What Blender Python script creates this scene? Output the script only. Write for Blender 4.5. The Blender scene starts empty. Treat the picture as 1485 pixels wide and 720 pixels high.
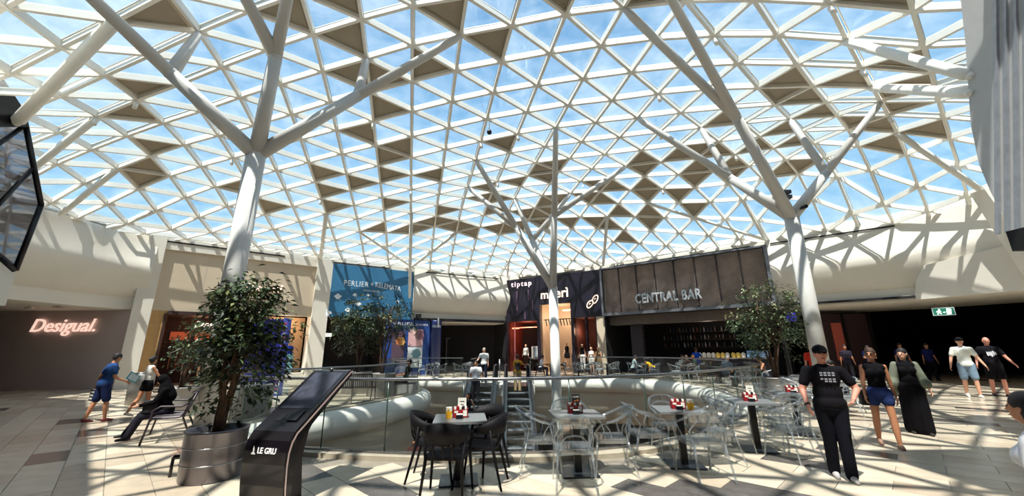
import bpy, bmesh, math, random
from mathutils import Vector, Matrix
from mathutils.geometry import tessellate_polygon
random.seed(7)
scene = bpy.context.scene
# ------------------------------------------------------------------ camera
CAMP = Vector((0, 0, 1.6)); PITCH = math.radians(14.75); ROLL = math.radians(.5)
cam_data = bpy.data.cameras.new('camera'); cam = bpy.data.objects.new('camera', cam_data)
scene.collection.objects.link(cam); scene.camera = cam
cam_data.sensor_width = 36; cam_data.lens = 36 * 562 / 1485; cam_data.clip_start = .05; cam_data.clip_end = 2000
_F = Vector((0, math.cos(PITCH), math.sin(PITCH))); _U = Vector((0, -math.sin(PITCH), math.cos(PITCH))); _R = Vector((1, 0, 0))
_r = _R * math.cos(ROLL) - _U * math.sin(ROLL); _u = _R * math.sin(ROLL) + _U * math.cos(ROLL)
M4 = Matrix((( _r.x, _u.x, -_F.x, 0), (_r.y, _u.y, -_F.y, 0), (_r.z, _u.z, -_F.z, 0), (0, 0, 0, 1)))
M4.translation = CAMP; cam.matrix_world = M4
# ------------------------------------------------------------------ exposure
scene.view_settings.view_transform = 'Standard'; scene.view_settings.look = 'None'
scene.view_settings.gamma = 1; scene.view_settings.exposure = 0.0
# ------------------------------------------------------------------ sky
SKY = 1.3
world = bpy.data.worlds.new('world'); scene.world = world; world.use_nodes = True
nt = world.node_tree; nt.nodes.clear()
out = nt.nodes.new('ShaderNodeOutputWorld'); bg = nt.nodes.new('ShaderNodeBackground')
tc = nt.nodes.new('ShaderNodeTexCoord'); sep = nt.nodes.new('ShaderNodeSeparateXYZ')
nt.links.new(tc.outputs['Generated'], sep.inputs[0])
gr = nt.nodes.new('ShaderNodeValToRGB'); nt.links.new(sep.outputs['Z'], gr.inputs[0])
gr.color_ramp.elements[0].position = 0.0; gr.color_ramp.elements[0].color = (.22, .56, .86, 1)
gr.color_ramp.elements[1].position = .75; gr.color_ramp.elements[1].color = (.035, .26, .56, 1)
mp = nt.nodes.new('ShaderNodeMapping'); mp.inputs['Scale'].default_value = (1, 1, 2.2); nt.links.new(tc.outputs['Generated'], mp.inputs[0])
nz = nt.nodes.new('ShaderNodeTexNoise'); nz.inputs['Scale'].default_value = 3.4; nz.inputs['Detail'].default_value = 8; nz.inputs['Roughness'].default_value = .62
nz.inputs['Distortion'].default_value = .6
nt.links.new(mp.outputs[0], nz.inputs['Vector'])
cr = nt.nodes.new('ShaderNodeValToRGB'); nt.links.new(nz.outputs['Fac'], cr.inputs[0])
cr.color_ramp.elements[0].position = .44; cr.color_ramp.elements[1].position = .78
mx = nt.nodes.new('ShaderNodeMixRGB'); nt.links.new(cr.outputs[0], mx.inputs[0]); nt.links.new(gr.outputs[0], mx.inputs[1]); mx.inputs[2].default_value = (.55, .74, .88, 1)
nt.links.new(mx.outputs[0], bg.inputs[0]); bg.inputs[1].default_value = SKY; nt.links.new(bg.outputs[0], out.inputs[0])
# ------------------------------------------------------------------ sun
SUND = Vector((.13, .33, -.80))
sd = bpy.data.lights.new('sun', 'SUN'); sd.energy = 10.0; sd.angle = math.radians(.7); sd.color = (1, .955, .88)
sun = bpy.data.objects.new('sun', sd); scene.collection.objects.link(sun)
sun.rotation_euler = (-SUND).to_track_quat('Z', 'Y').to_euler(); sun.location = (0, 0, 30)

# ================================================================== helpers
PI = math.pi
def V(*a): return Vector(a)
def lin(c):
    return tuple(((x / 255) / 12.92 if x / 255 <= .04045 else ((x / 255 + .055) / 1.055) ** 2.4) for x in c)
_m = {}
def mat(name, rgb, rough=.5, metal=0, var=.12, scale=6, emit=0, spec=.5, bump=0, coat=0):
    """procedural: the colour is broken up by object-space noise"""
    if name in _m: return _m[name]
    m = bpy.data.materials.new(name); m.use_nodes = True; n = m.node_tree.nodes; l = m.node_tree.links
    b = n['Principled BSDF']; c = lin(rgb)
    t = n.new('ShaderNodeTexCoord'); z = n.new('ShaderNodeTexNoise'); z.inputs['Scale'].default_value = scale; z.inputs['Detail'].default_value = 4
    l.new(t.outputs['Object'], z.inputs['Vector'])
    r = n.new('ShaderNodeValToRGB'); l.new(z.outputs['Fac'], r.inputs[0])
    r.color_ramp.elements[0].position = .3; r.color_ramp.elements[1].position = .7
    r.color_ramp.elements[0].color = tuple(x * (1 - var) for x in c) + (1,); r.color_ramp.elements[1].color = tuple(min(1, x * (1 + var)) for x in c) + (1,)
    l.new(r.outputs[0], b.inputs['Base Color'])
    b.inputs['Roughness'].default_value = rough; b.inputs['Metallic'].default_value = metal
    b.inputs['Specular IOR Level'].default_value = spec
    if coat: b.inputs['Coat Weight'].default_value = coat
    if emit:
        l.new(r.outputs[0], b.inputs['Emission Color']); b.inputs['Emission Strength'].default_value = emit
    if bump:
        bp = n.new('ShaderNodeBump'); bp.inputs['Strength'].default_value = bump; bp.inputs['Distance'].default_value = .01
        l.new(z.outputs['Fac'], bp.inputs['Height']); l.new(bp.outputs[0], b.inputs['Normal'])
    _m[name] = m; return m
def glass(name, tint, refl=.08, rough=.02, body=0, bodyc=(1, 1, 1), trans=False):
    """thin sheet: passes light, reflects by facing angle, optional faint milky body"""
    if name in _m: return _m[name]
    m = bpy.data.materials.new(name); m.use_nodes = True; n = m.node_tree.nodes; l = m.node_tree.links; n.clear()
    o = n.new('ShaderNodeOutputMaterial'); tr = n.new('ShaderNodeBsdfTransparent'); gl = n.new('ShaderNodeBsdfGlossy')
    tr.inputs[0].default_value = tint + (1,); gl.inputs['Roughness'].default_value = rough
    lw = n.new('ShaderNodeLayerWeight'); lw.inputs[0].default_value = .35
    mr = n.new('ShaderNodeMapRange'); mr.inputs['To Min'].default_value = refl; mr.inputs['To Max'].default_value = .42
    pw = n.new('ShaderNodeMath'); pw.operation = 'POWER'; pw.inputs[1].default_value = 3.2
    l.new(lw.outputs['Facing'], pw.inputs[0]); l.new(pw.outputs[0], mr.inputs[0])
    mxx = n.new('ShaderNodeMixShader'); l.new(mr.outputs[0], mxx.inputs[0]); l.new(tr.outputs[0], mxx.inputs[1]); l.new(gl.outputs[0], mxx.inputs[2])
    last = mxx
    if body:
        df = n.new('ShaderNodeBsdfTranslucent' if trans else 'ShaderNodeBsdfDiffuse'); df.inputs[0].default_value = bodyc + (1,)
        nz = n.new('ShaderNodeTexNoise'); nz.inputs['Scale'].default_value = 1.5; nz.inputs['Detail'].default_value = 3
        tcc = n.new('ShaderNodeTexCoord'); l.new(tcc.outputs['Object'], nz.inputs['Vector'])
        mu = n.new('ShaderNodeMath'); mu.operation = 'MULTIPLY'; mu.inputs[1].default_value = body * 2; l.new(nz.outputs['Fac'], mu.inputs[0])
        m2 = n.new('ShaderNodeMixShader'); l.new(mu.outputs[0], m2.inputs[0]); l.new(mxx.outputs[0], m2.inputs[1]); l.new(df.outputs[0], m2.inputs[2]); last = m2
    l.new(last.outputs[0], o.inputs[0]); _m[name] = m; return m
def glow(name, rgb, s):
    return mat(name, rgb, .6, emit=s, var=.05)

COL = scene.collection
class MB:
    """collects shapes, then links them as one mesh object"""
    def __init__(s): s.v = []; s.f = []; s.sm = []
    def poly(s, pts, faces, smooth=False):
        o = len(s.v); s.v += [tuple(p) for p in pts]
        for f in faces: s.f.append([o + i for i in f]); s.sm.append(smooth)
        return s
    def box(s, a, b, M=None):
        x0, y0, z0 = a; x1, y1, z1 = b
        P = [V(x0, y0, z0), V(x1, y0, z0), V(x1, y1, z0), V(x0, y1, z0), V(x0, y0, z1), V(x1, y0, z1), V(x1, y1, z1), V(x0, y1, z1)]
        if M: P = [M @ p for p in P]
        return s.poly(P, [(3, 2, 1, 0), (4, 5, 6, 7), (0, 1, 5, 4), (1, 2, 6, 5), (2, 3, 7, 6), (3, 0, 4, 7)])
    def rbox(s, a, b, r=.02, M=None, n=3):
        """box with rounded vertical edges"""
        x0, y0, z0 = a; x1, y1, z1 = b; L = []
        for cx, cy, a0 in ((x1 - r, y1 - r, 0), (x0 + r, y1 - r, PI / 2), (x0 + r, y0 + r, PI), (x1 - r, y0 + r, 1.5 * PI)):
            for k in range(n + 1):
                t = a0 + PI / 2 * k / n; L.append((cx + r * math.cos(t), cy + r * math.sin(t)))
        return s.prism(L, z0, z1, M)
    def prism(s, L, z0, z1, M=None, axis='z'):
        n = len(L)
        P = [V(x, y, z0) for x, y in L] + [V(x, y, z1) for x, y in L]
        if M: P = [M @ p for p in P]
        return s.poly(P, [tuple(range(n))[::-1], tuple(range(n, 2 * n))] + [(i, (i + 1) % n, n + (i + 1) % n, n + i) for i in range(n)])
    def tube(s, pts, r, n=8, cap=True, closed=False, flat=1.0, up=None):
        """tube through pts, r a number or a list, flat squashes the section"""
        pts = [Vector(p) for p in pts]; m = len(pts); R = r if isinstance(r, (list, tuple)) else [r] * m
        o = len(s.v); prev = Vector(up) if up else None
        for i, p in enumerate(pts):
            if closed: d = pts[(i + 1) % m] - pts[i - 1]
            else: d = pts[min(i + 1, m - 1)] - pts[max(i - 1, 0)]
            if d.length < 1e-9: d = V(0, 0, 1)
            d.normalize()
            if prev is None or abs(prev.dot(d)) > .999: prev = V(0, 0, 1) if abs(d.z) < .9 else V(1, 0, 0)
            a = (prev - d * prev.dot(d)).normalized(); b = d.cross(a); prev = a if not up else Vector(up)
            for k in range(n):
                t = 2 * PI * k / n; s.v.append(tuple(p + a * (R[i] * flat * math.cos(t)) + b * (R[i] * math.sin(t))))
        rng = range(m if closed else m - 1)
        for i in rng:
            j = (i + 1) % m
            for k in range(n):
                s.f.append([o + i * n + k, o + i * n + (k + 1) % n, o + j * n + (k + 1) % n, o + j * n + k]); s.sm.append(True)
        if cap and not closed:
            s.f.append([o + k for k in range(n)][::-1]); s.sm.append(False)
            s.f.append([o + (m - 1) * n + k for k in range(n)]); s.sm.append(False)
        return s
    def lathe(s, prof, n=20, c=(0, 0), sx=1, sy=1, M=None):
        """prof list of (r, z)"""
        o = len(s.v)
        for r, z in prof:
            for k in range(n):
                t = 2 * PI * k / n; p = V(c[0] + r * sx * math.cos(t), c[1] + r * sy * math.sin(t), z)
                s.v.append(tuple(M @ p if M else p))
        for i in range(len(prof) - 1):
            for k in range(n):
                s.f.append([o + i * n + k, o + i * n + (k + 1) % n, o + (i + 1) * n + (k + 1) % n, o + (i + 1) * n + k]); s.sm.append(True)
        s.f.append([o + k for k in range(n)][::-1]); s.sm.append(False)
        q = o + (len(prof) - 1) * n; s.f.append([q + k for k in range(n)]); s.sm.append(False)
        return s
    def ball(s, c, r, n=10, m=7, M=None):
        """ellipsoid, r = (rx, ry, rz)"""
        if not isinstance(r, (tuple, list)): r = (r, r, r)
        c = Vector(c); o = len(s.v)
        for i in range(1, m):
            p = PI * i / m
            for k in range(n):
                t = 2 * PI * k / n; q = V(r[0] * math.sin(p) * math.cos(t), r[1] * math.sin(p) * math.sin(t), -r[2] * math.cos(p))
                s.v.append(tuple(c + (M @ q if M else q)))
        b = V(0, 0, -r[2]); tt = V(0, 0, r[2])
        s.v.append(tuple(c + (M @ b if M else b))); s.v.append(tuple(c + (M @ tt if M else tt)))
        B = o + (m - 1) * n
        for i in range(m - 2):
            for k in range(n):
                s.f.append([o + i * n + k, o + i * n + (k + 1) % n, o + (i + 1) * n + (k + 1) % n, o + (i + 1) * n + k]); s.sm.append(True)
        for k in range(n):
            s.f.append([B, o + (k + 1) % n, o + k]); s.sm.append(True)
            q = o + (m - 2) * n; s.f.append([B + 1, q + k, q + (k + 1) % n]); s.sm.append(True)
        return s
    def mesh(s, name, m):
        me = bpy.data.meshes.new(name); me.from_pydata(s.v, [], s.f)
        me.polygons.foreach_set('use_smooth', s.sm)
        if m: me.materials.append(m)
        me.update(); return me
    def build(s, name, m, parent=None):
        return link(name, s.mesh(name, m), parent)
def link(name, me, parent=None):
    o = bpy.data.objects.new(name, me); COL.objects.link(o)
    if parent: o.parent = parent
    return o
def tag(o, label=None, cat=None, group=None, kind=None):
    if label: o['label'] = label
    if cat: o['category'] = cat
    if group: o['group'] = group
    if kind: o['kind'] = kind
    return o
def thing(name, label, cat, loc=(0, 0, 0), rz=0, group=None):
    o = bpy.data.objects.new(name, None); COL.objects.link(o); o.location = loc; o.rotation_euler = (0, 0, rz); o.empty_display_size = .2
    return tag(o, label, cat, group)
def struct(o, label=None):
    o['kind'] = 'structure'
    if label: o['label'] = label
    return o
def copy_tree(o, parent=None, kids=None):
    c = o.copy(); COL.objects.link(c); c.parent = parent
    for ch in kids_of.get(o.name, list(o.children)): copy_tree(ch, c)
    return c
kids_of = {}
class Wall:
    """frame on a vertical wall: s runs left to right seen from the hall, z up, d toward the hall"""
    def __init__(w, P, Q):
        w.P = V(P[0], P[1], 0); d = V(Q[0] - P[0], Q[1] - P[1], 0); w.L = d.length; w.r = d.normalized(); w.n = w.r.cross(V(0, 0, 1))
        w.M = Matrix(((w.r.x, w.n.x, 0, w.P.x), (w.r.y, w.n.y, 0, w.P.y), (0, 0, 1, 0), (0, 0, 0, 1)))   # (s, d, z)
    def pt(w, s, z, d=0): return w.P + w.r * s + w.n * d + V(0, 0, z)
    def box(w, mb, s0, s1, z0, z1, d0, d1): 
        mb.box((s0, d0, z0), (s1, d1, z1), w.M); return mb
_F0 = None
def text(name, string, width, origin, right, m, parent=None, extrude=.03, up=(0, 0, 1), bold=0.0, shear=0, height=None, space=1.0, center=False):
    cu = bpy.data.curves.new(name, 'FONT'); cu.body = string; cu.extrude = extrude; cu.offset = bold; cu.shear = shear; cu.space_character = space
    cu.resolution_u = 3
    o = bpy.data.objects.new(name, cu); COL.objects.link(o)
    dg = bpy.context.evaluated_depsgraph_get(); me = bpy.data.meshes.new_from_object(o.evaluated_get(dg)); bpy.data.objects.remove(o)
    xs = [v.co.x for v in me.vertices]; ys = [v.co.y for v in me.vertices]
    x0, x1 = min(xs), max(xs); y0, y1 = min(ys), max(ys); k = width / (x1 - x0); ky = (height / (y1 - y0)) if height else k
    R = Vector(right).normalized(); Uv = Vector(up).normalized(); N = R.cross(Uv); O = Vector(origin)
    for v in me.vertices:
        v.co = O + R * ((v.co.x - x0) * k - (width / 2 if center else 0)) + Uv * ((v.co.y - y0) * ky) + N * v.co.z
    me.materials.clear(); me.materials.append(m); return link(name, me, parent)
# ================================================================== materials
M_WHITE = mat('white_plaster', (226, 219, 206), .65, var=.03, scale=1.2)
M_STEELW = mat('white_paint_steel', (248, 244, 234), .45, var=.03, scale=2)
M_COLUMN = mat('column_paint', (212, 208, 202), .4, var=.04, scale=2)
M_PANEL = mat('beige_roof_panel', (172, 160, 140), .8, var=.06, scale=2)
M_PANELD = mat('beige_panel_rib', (185, 172, 150), .7, var=.05)
M_GASKET = mat('dark_gasket', (28, 34, 44), .6)
M_ROOFGLASS = glass('roof_glass', (.93, .96, .97), .03, .03, .05, (1, .94, .86), True)  # translucent body stands in for whitish reflections, haze and warm fill light
M_GLASS = glass('balustrade_glass', (.93, .95, .94), .03, .01, .006, (.8, .82, .8))
M_SHOPGLASS = glass('shop_glass', (.85, .85, .85), .06)
M_CLEAR = glass('clear_polycarbonate', (.78, .81, .82), .22, .05, .06, (.75, .78, .8))
M_FROST = glass('frosted_polycarbonate', (.6, .62, .63), .2, .15, .30, (.8, .82, .84))
M_EDGE = mat('green_glass_edge', (38, 62, 54), .2)
M_STEEL = mat('brushed_steel', (150, 150, 152), .28, 1, scale=20, var=.15)
M_DSTEEL = mat('dark_metal', (58, 56, 58), .4, .7)
M_BLACK = mat('black_plastic', (16, 14, 18), .35)
M_MBLACK = mat('matt_black', (14, 12, 14), .75)
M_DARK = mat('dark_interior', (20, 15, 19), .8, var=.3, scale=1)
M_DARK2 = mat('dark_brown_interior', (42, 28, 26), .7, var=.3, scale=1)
M_FASCIA = mat('fascia_cream', (224, 220, 210), .7, var=.03, scale=.8)
M_FASCIA2 = mat('fascia_taupe', (206, 196, 178), .7, var=.06, scale=.7)
M_KERB = mat('kerb_stone', (172, 160, 140), .4, var=.1, scale=8)
M_TILE = [mat('stone_tile_a', (200, 184, 162), .22, var=.09, scale=3.5), mat('stone_tile_b', (208, 194, 172), .24, var=.08, scale=3), mat('stone_tile_c', (190, 172, 150), .22, var=.1, scale=4)]
M_TILED = mat('dark_stone_tile', (92, 86, 82), .2, var=.2, scale=5)
M_GROUT = mat('grout', (132, 122, 108), .7)
M_TAUPE = mat('taupe_wall', (196, 180, 176), .7, var=.04, scale=.6)
M_SIGNW = glow('lit_sign_white', (255, 225, 205), 1.0)
# ================================================================== roof lattice (nodes measured on the hall's own grid)
RO = V(-1.4765, 9.5966, 0); RA = V(-.32637, 1.30996, 0); RB = V(1.20157, .96994, 0)
ROWS = {-13:(10,[7.07,7.03,6.95,6.86]),
-12:(6,[7.25,7.28,7.34,7.39,7.41,7.35,7.19,7.05,7.01,7.01]),
-11:(3,[7.55,7.49,7.47,7.5,7.59,7.7,7.81,7.85,7.74,7.47,7.27,7.2,7.19,7.13]),
-10:(0,[7.92,7.89,7.84,7.78,7.73,7.73,7.81,7.97,8.15,8.3,8.34,8.17,7.78,7.34,7.27,7.26,7.18]),
-9:(-1,[8.17,8.18,8.16,8.1,8.04,8,8.04,8.21,8.45,8.63,8.73,8.64,8.33,7.85,7.35,7.28,7.26,7.18]),
-8:(-3,[8.34,8.39,8.43,8.46,8.45,8.4,8.37,8.38,8.48,8.79,8.99,9.07,8.99,8.76,8.34,7.84,7.49,7.35,7.26,7.16]),
-7:(-4,[8.51,8.58,8.65,8.72,8.76,8.79,8.79,8.82,8.96,9.19,9.35,9.36,9.26,9.02,8.69,8.27,7.86,7.57,7.38,7.25,7.15]),
-6:(-5,[8.66,8.74,8.83,8.94,9.04,9.14,9.22,9.28,9.38,9.57,9.63,9.59,9.45,9.22,8.92,8.58,8.2,7.85,7.58,7.38,7.25,7.15]),
-5:(-7,[8.7,8.79,8.89,8.99,9.11,9.27,9.43,9.59,9.73,9.87,10,9.98,9.87,9.64,9.41,9.12,8.82,8.49,8.15,7.83,7.55,7.36,7.25,7.15]),
-4:(-8,[8.78,8.89,9.01,9.13,9.27,9.44,9.64,9.85,10.05,10.22,10.33,10.28,10.11,9.86,9.63,9.31,9.02,8.75,8.45,8.13,7.8,7.49,7.3,7.23,7.13]),
-3:(-8,[8.96,9.09,9.23,9.39,9.58,9.79,10.02,10.24,10.43,10.54,10.5,10.31,10.1,9.81,9.51,9.25,9,8.76,8.5,8.19,7.82,7.37,7.24,7.2,7.08]),
-2:(-9,[8.98,9.12,9.28,9.45,9.65,9.87,10.1,10.32,10.53,10.68,10.68,10.48,10.24,9.96,9.68,9.45,9.23,9.05,8.87,8.67,8.39,7.92,7.39,7.28,7.18]),
-1:(-10,[8.96,9.1,9.26,9.44,9.65,9.87,10.11,10.33,10.53,10.69,10.78,10.67,10.4,10.14,9.89,9.65,9.46,9.31,9.19,9.04,8.86,8.57,8.08,7.62,7.35,7.14]),
0:(-11,[8.92,9.04,9.19,9.37,9.58,9.81,10.05,10.29,10.49,10.63,10.69,10.71,10.54,10.3,10.05,9.85,9.67,9.53,9.46,9.36,9.19,8.95,8.57,8.1,7.67,7.33,7.09]),
1:(-11,[8.97,9.1,9.26,9.46,9.68,9.93,10.18,10.42,10.6,10.71,10.7,10.57,10.4,10.2,10.01,9.84,9.73,9.68,9.63,9.47,9.22,8.88,8.46,8.02,7.6,7.27,7.04]),
2:(-12,[8.91,9,9.13,9.3,9.5,9.75,10.01,10.27,10.5,10.67,10.73,10.59,10.42,10.26,10.14,10,9.9,9.84,9.81,9.67,9.43,9.11,8.72,8.3,7.89,7.52,7.23,7.02]),
3:(-12,[8.92,9.01,9.13,9.3,9.52,9.77,10.03,10.3,10.51,10.6,10.55,10.41,10.31,10.2,10.1,10.01,9.98,9.96,9.81,9.57,9.26,8.89,8.5,8.11,7.75,7.45,7.21,6.98]),
4:(-13,[8.89,8.93,9,9.12,9.3,9.5,9.72,9.98,10.25,10.44,10.46,10.38,10.26,10.2,10.12,10.04,10.01,9.97,9.86,9.63,9.33,8.98,8.6,8.23,7.89,7.6,7.38,7.15]),
5:(-13,[8.93,8.97,9.03,9.15,9.28,9.42,9.59,9.83,10.09,10.24,10.3,10.26,10.17,10.12,10.04,9.99,9.94,9.82,9.61,9.32,8.98,8.61,8.24,7.9,7.61,7.38,7.19,6.93]),
6:(-13,[9.03,9.08,9.15,9.21,9.23,9.24,9.33,9.6,9.9,10.1,10.17,10.15,10.12,10.05,9.93,9.89,9.76,9.54,9.25,8.91,8.55,8.18,7.83,7.52,7.26,7.06]),
7:(-13,[9.16,9.24,9.28,9.22,9.08,8.96,9,9.4,9.76,9.96,10.08,10.11,10.06,9.96,9.85,9.69,9.45,9.14,8.79,8.42,8.06,7.7,7.38,7.11,6.89]),
8:(-13,[9.28,9.35,9.34,9.13,8.89,8.74,8.88,9.37,9.75,9.97,10.07,10.05,9.94,9.78,9.61,9.33,8.99,8.62,8.24,7.88,7.53,7.21,6.93]),
9:(-13,[9.3,9.31,9.19,8.95,8.74,8.68,8.9,9.43,9.83,10.03,10.07,9.95,9.76,9.49,9.18,8.8,8.41,8.01,7.64,7.3,6.99,6.72]),
10:(-13,[9.19,9.12,8.98,8.81,8.73,8.82,9.15,9.59,9.92,10.08,10.06,9.86,9.51,9.07,8.61,8.16,7.75,7.36,7.03,6.73]),
11:(-13,[9,8.92,8.82,8.76,8.81,9.01,9.35,9.69,9.94,10.07,10,9.62,9.03,8.42,7.89,7.44,7.06,6.72]),
12:(-13,[8.8,8.74,8.7,8.73,8.85,9.08,9.35,9.58,9.73,9.9,9.71,8.99,8.2,7.57,7.09,6.71]),
13:(-12,[8.56,8.56,8.62,8.75,8.92,9.08,9.13,9.04,9.37,8.73,7.84,7.17,6.7,6.34]),
14:(-12,[8.33,8.33,8.37,8.42,8.47,8.42,8.1,7.78,7.83,7.33,6.75,6.31]),
15:(-12,[8.02,7.99,7.95,7.89,7.76,7.55,7.36,7.23,6.87,6.42]),
16:(-12,[7.64,7.55,7.43,7.27,7.08,6.95,6.82,6.56])}
SOLID = set([(-7,6,0),(-7,8,0),(-7,9,0),(-7,9,1),(-7,10,1),(-7,12,0),(-6,8,0),(-6,10,1),(-6,11,0),(-6,12,0),(-5,7,0),(-5,7,1),(-5,8,0),(-5,9,0),(-4,3,0),(-4,9,0),(-4,10,0),(-4,11,1),(-3,1,1),(-3,7,0),(-3,9,0),(-3,11,0),(-2,7,1),(-2,8,0),(-2,9,0),(-2,9,1),(-1,-1,1),(-1,0,1),(-1,7,0),(-1,8,0),(-1,8,1),(0,-3,1),(0,6,0),(0,6,1),(0,8,1),(0,9,1),(1,-4,1),(1,-3,1),(1,-1,0),(1,7,0),(1,7,1),(2,-6,1),(2,-3,1),(2,-2,0),(2,1,1),(2,3,1),(2,5,1),(2,6,0),(2,8,0),(2,8,1),(3,-2,0),(3,3,0),(3,3,1),(3,5,1),(3,6,0),(3,7,0),(4,-3,1),(4,-2,1),(4,2,1),(4,4,1),(4,6,1),(4,7,0),(4,8,0),(5,-7,0),(5,-2,0),(5,-1,1),(5,1,1),(5,4,0),(5,4,1),(5,5,1),(6,-8,1),(6,-2,0),(6,1,1),(6,2,0),(6,3,1),(6,4,0),(6,4,1),(7,-4,0),(7,-3,0),(7,2,0),(7,3,1),(8,-8,0),(8,-4,0),(8,-2,0),(8,0,0),(8,2,1),(8,3,0),(9,-9,1),(9,-7,1),(9,-4,0),(9,-1,1),(9,0,0),(9,0,1),(9,1,0),(9,1,1),(10,-9,0),(10,-6,0),(10,-3,1),(10,-2,1),(10,-1,0)])
RN = {}
for j, (i0, zs) in ROWS.items():
    for k, z in enumerate(zs):
        p = RO + RA * (i0 + k) + RB * j; p.z = z; RN[(i0 + k, j)] = p
RPOLY = [(-19.5, 14.6), (-18.1, 9.4), (-12.4, 1.7), (-6.4, -1.6), (-3, -2.4), (5, -2.4), (12.5, 2.4), (19.7, 9.5), (19.6, 14.7), (18.4, 17.6), (14.15, 20.85), (6.3, 27.05), (-.45, 31.3), (-7.1, 27.5), (-12, 24.1), (-15.95, 21), (-18.8, 18.5)]
def clip_poly(pts):
    for a, b in zip(RPOLY, RPOLY[1:] + RPOLY[:1]):
        n = V(-(b[1] - a[1]), b[0] - a[0], 0); A = V(a[0], a[1], 0); q = []
        for i in range(len(pts)):
            c, d = pts[i - 1], pts[i]; sc = (c - A).dot(n); sd_ = (d - A).dot(n)
            if (sc < 0) != (sd_ < 0): q.append(c + (d - c) * (sc / (sc - sd_)))
            if sd_ >= 0: q.append(d)
        pts = q
        if len(pts) < 2: return []
    return pts
def clip_seg(p, q):
    t0, t1 = 0, 1
    for a, b in zip(RPOLY, RPOLY[1:] + RPOLY[:1]):
        n = V(-(b[1] - a[1]), b[0] - a[0], 0); A = V(a[0], a[1], 0); s0 = (p - A).dot(n); s1 = (q - A).dot(n)
        if s0 < 0 and s1 < 0: return None
        if s0 < 0: t0 = max(t0, s0 / (s0 - s1))
        elif s1 < 0: t1 = min(t1, s0 / (s0 - s1))
    return (p + (q - p) * t0, p + (q - p) * t1) if t1 - t0 > .03 else None
roof = struct(thing('ceiling', None, None)); del roof['kind']; struct(roof, 'undulating triangulated steel and glass roof over the atrium')
edges = []
for (i, j), p in RN.items():
    for di, dj in ((1, 0), (0, 1), (1, -1)):
        q = RN.get((i + di, j + dj))
        if q is None: continue
        sg = clip_seg(p, q)
        if sg: edges.append(((sg[0] + sg[1]) / 2, sg[0], sg[1]))
edges.sort(key=lambda e: (e[0] - CAMP).length if e[0].y > 3 else 99)
def beam(mb, p, q, w=.044, h=.20):
    d = (q - p).normalized(); s = d.cross(V(0, 0, 1)).normalized(); u = s.cross(d)
    P = [p - s * w, p + s * w, p + s * w + u * h, p - s * w + u * h, q - s * w, q + s * w, q + s * w + u * h, q - s * w + u * h]
    mb.poly(P, [(3, 2, 1, 0), (4, 5, 6, 7), (0, 1, 5, 4), (1, 2, 6, 5), (2, 3, 7, 6), (3, 0, 4, 7)])
rest = MB()
for k, (c, p, q) in enumerate(edges):
    if k < 300: mb = MB(); beam(mb, p, q); mb.build('roof_beam', M_STEELW, roof)
    else: beam(rest, p, q)
tag(rest.build('roof_beam', M_STEELW, roof), kind='stuff')
tris = []
for (i, j) in RN:
    for t, ks in ((0, ((i, j), (i + 1, j), (i, j + 1))), (1, ((i + 1, j), (i + 1, j + 1), (i, j + 1)))):
        if all(k in RN for k in ks):
            pts = clip_poly([RN[k].copy() for k in ks])
            if len(pts) >= 3:
                c = sum(pts, V(0, 0, 0)) / len(pts)
                if sum(((pts[a] - c).cross(pts[(a + 1) % len(pts)] - c)).length for a in range(len(pts))) > .25: tris.append((c, pts, (i, j, t) in SOLID))
tris.sort(key=lambda e: (e[0] - CAMP).length if e[0].y > 3 else 99)
gl_rest = MB(); fr = MB(); gk = MB(); np_ = 0
rrib = random.Random(3)
for c, pts, solid in tris:
    n = V(0, 0, 0)
    for a in range(len(pts)): n += (pts[a] - c).cross(pts[(a + 1) % len(pts)] - c)
    n.normalize(); n = n if n.z > 0 else -n; m = len(pts)
    def ring(f, h): 
        out_ = []
        for p in pts:
            v = p - c; out_.append(c + v * max(.1, 1 - f / max(v.length, .3)) + n * h)
        return out_
    if solid:
        a = ring(.05, .12); b = ring(.05, .16); mb = MB()
        mb.poly(a + b, [tuple(range(m)), tuple(range(m, 2 * m))] + [(k, (k + 1) % m, m + (k + 1) % m, m + k) for k in range(m)])
        pn = mb.build('solid_panel', M_PANEL, roof)
        i1 = ring(.2, .095); i2 = ring(.235, .095); i3 = ring(.2, .122); i4 = ring(.235, .122); rb = MB()
        rb.poly(i1 + i2 + i3 + i4, [(k, (k + 1) % m, m + (k + 1) % m, m + k) for k in range(m)] + [(k, (k + 1) % m, 2 * m + (k + 1) % m, 2 * m + k) for k in range(m)] + [(m + k, m + (k + 1) % m, 3 * m + (k + 1) % m, 3 * m + k) for k in range(m)])
        rb.build('panel_rib', M_PANELD, pn)
        continue
    a = ring(.095, .18); b = ring(.095, .20)
    mb = MB() if np_ < 300 else gl_rest
    mb.poly(a + b, [tuple(range(m)), tuple(range(m, 2 * m))] + [(k, (k + 1) % m, m + (k + 1) % m, m + k) for k in range(m)])
    if np_ < 300: mb.build('glass_pane', M_ROOFGLASS, roof)
    np_ += 1
    o1 = ring(.03, .165); o2 = ring(.095, .165); o3 = ring(.03, .20); o4 = ring(.095, .20)
    fr.poly(o1 + o2 + o3 + o4, [(k, (k + 1) % m, m + (k + 1) % m, m + k) for k in range(m)] + [(m + k, m + (k + 1) % m, 3 * m + (k + 1) % m, 3 * m + k) for k in range(m)] + [(2 * m + k, 2 * m + (k + 1) % m, 3 * m + (k + 1) % m, 3 * m + k) for k in range(m)])
    g1 = ring(.093, .16); g2 = ring(.107, .16); gk.poly(g1 + g2, [(k, (k + 1) % m, m + (k + 1) % m, m + k) for k in range(m)])
tag(gl_rest.build('glass_pane', M_ROOFGLASS, roof), kind='stuff'); tag(fr.build('glazing_frame', M_STEELW, roof), kind='stuff'); tag(gk.build('gasket', M_GASKET, roof), kind='stuff')
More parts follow.
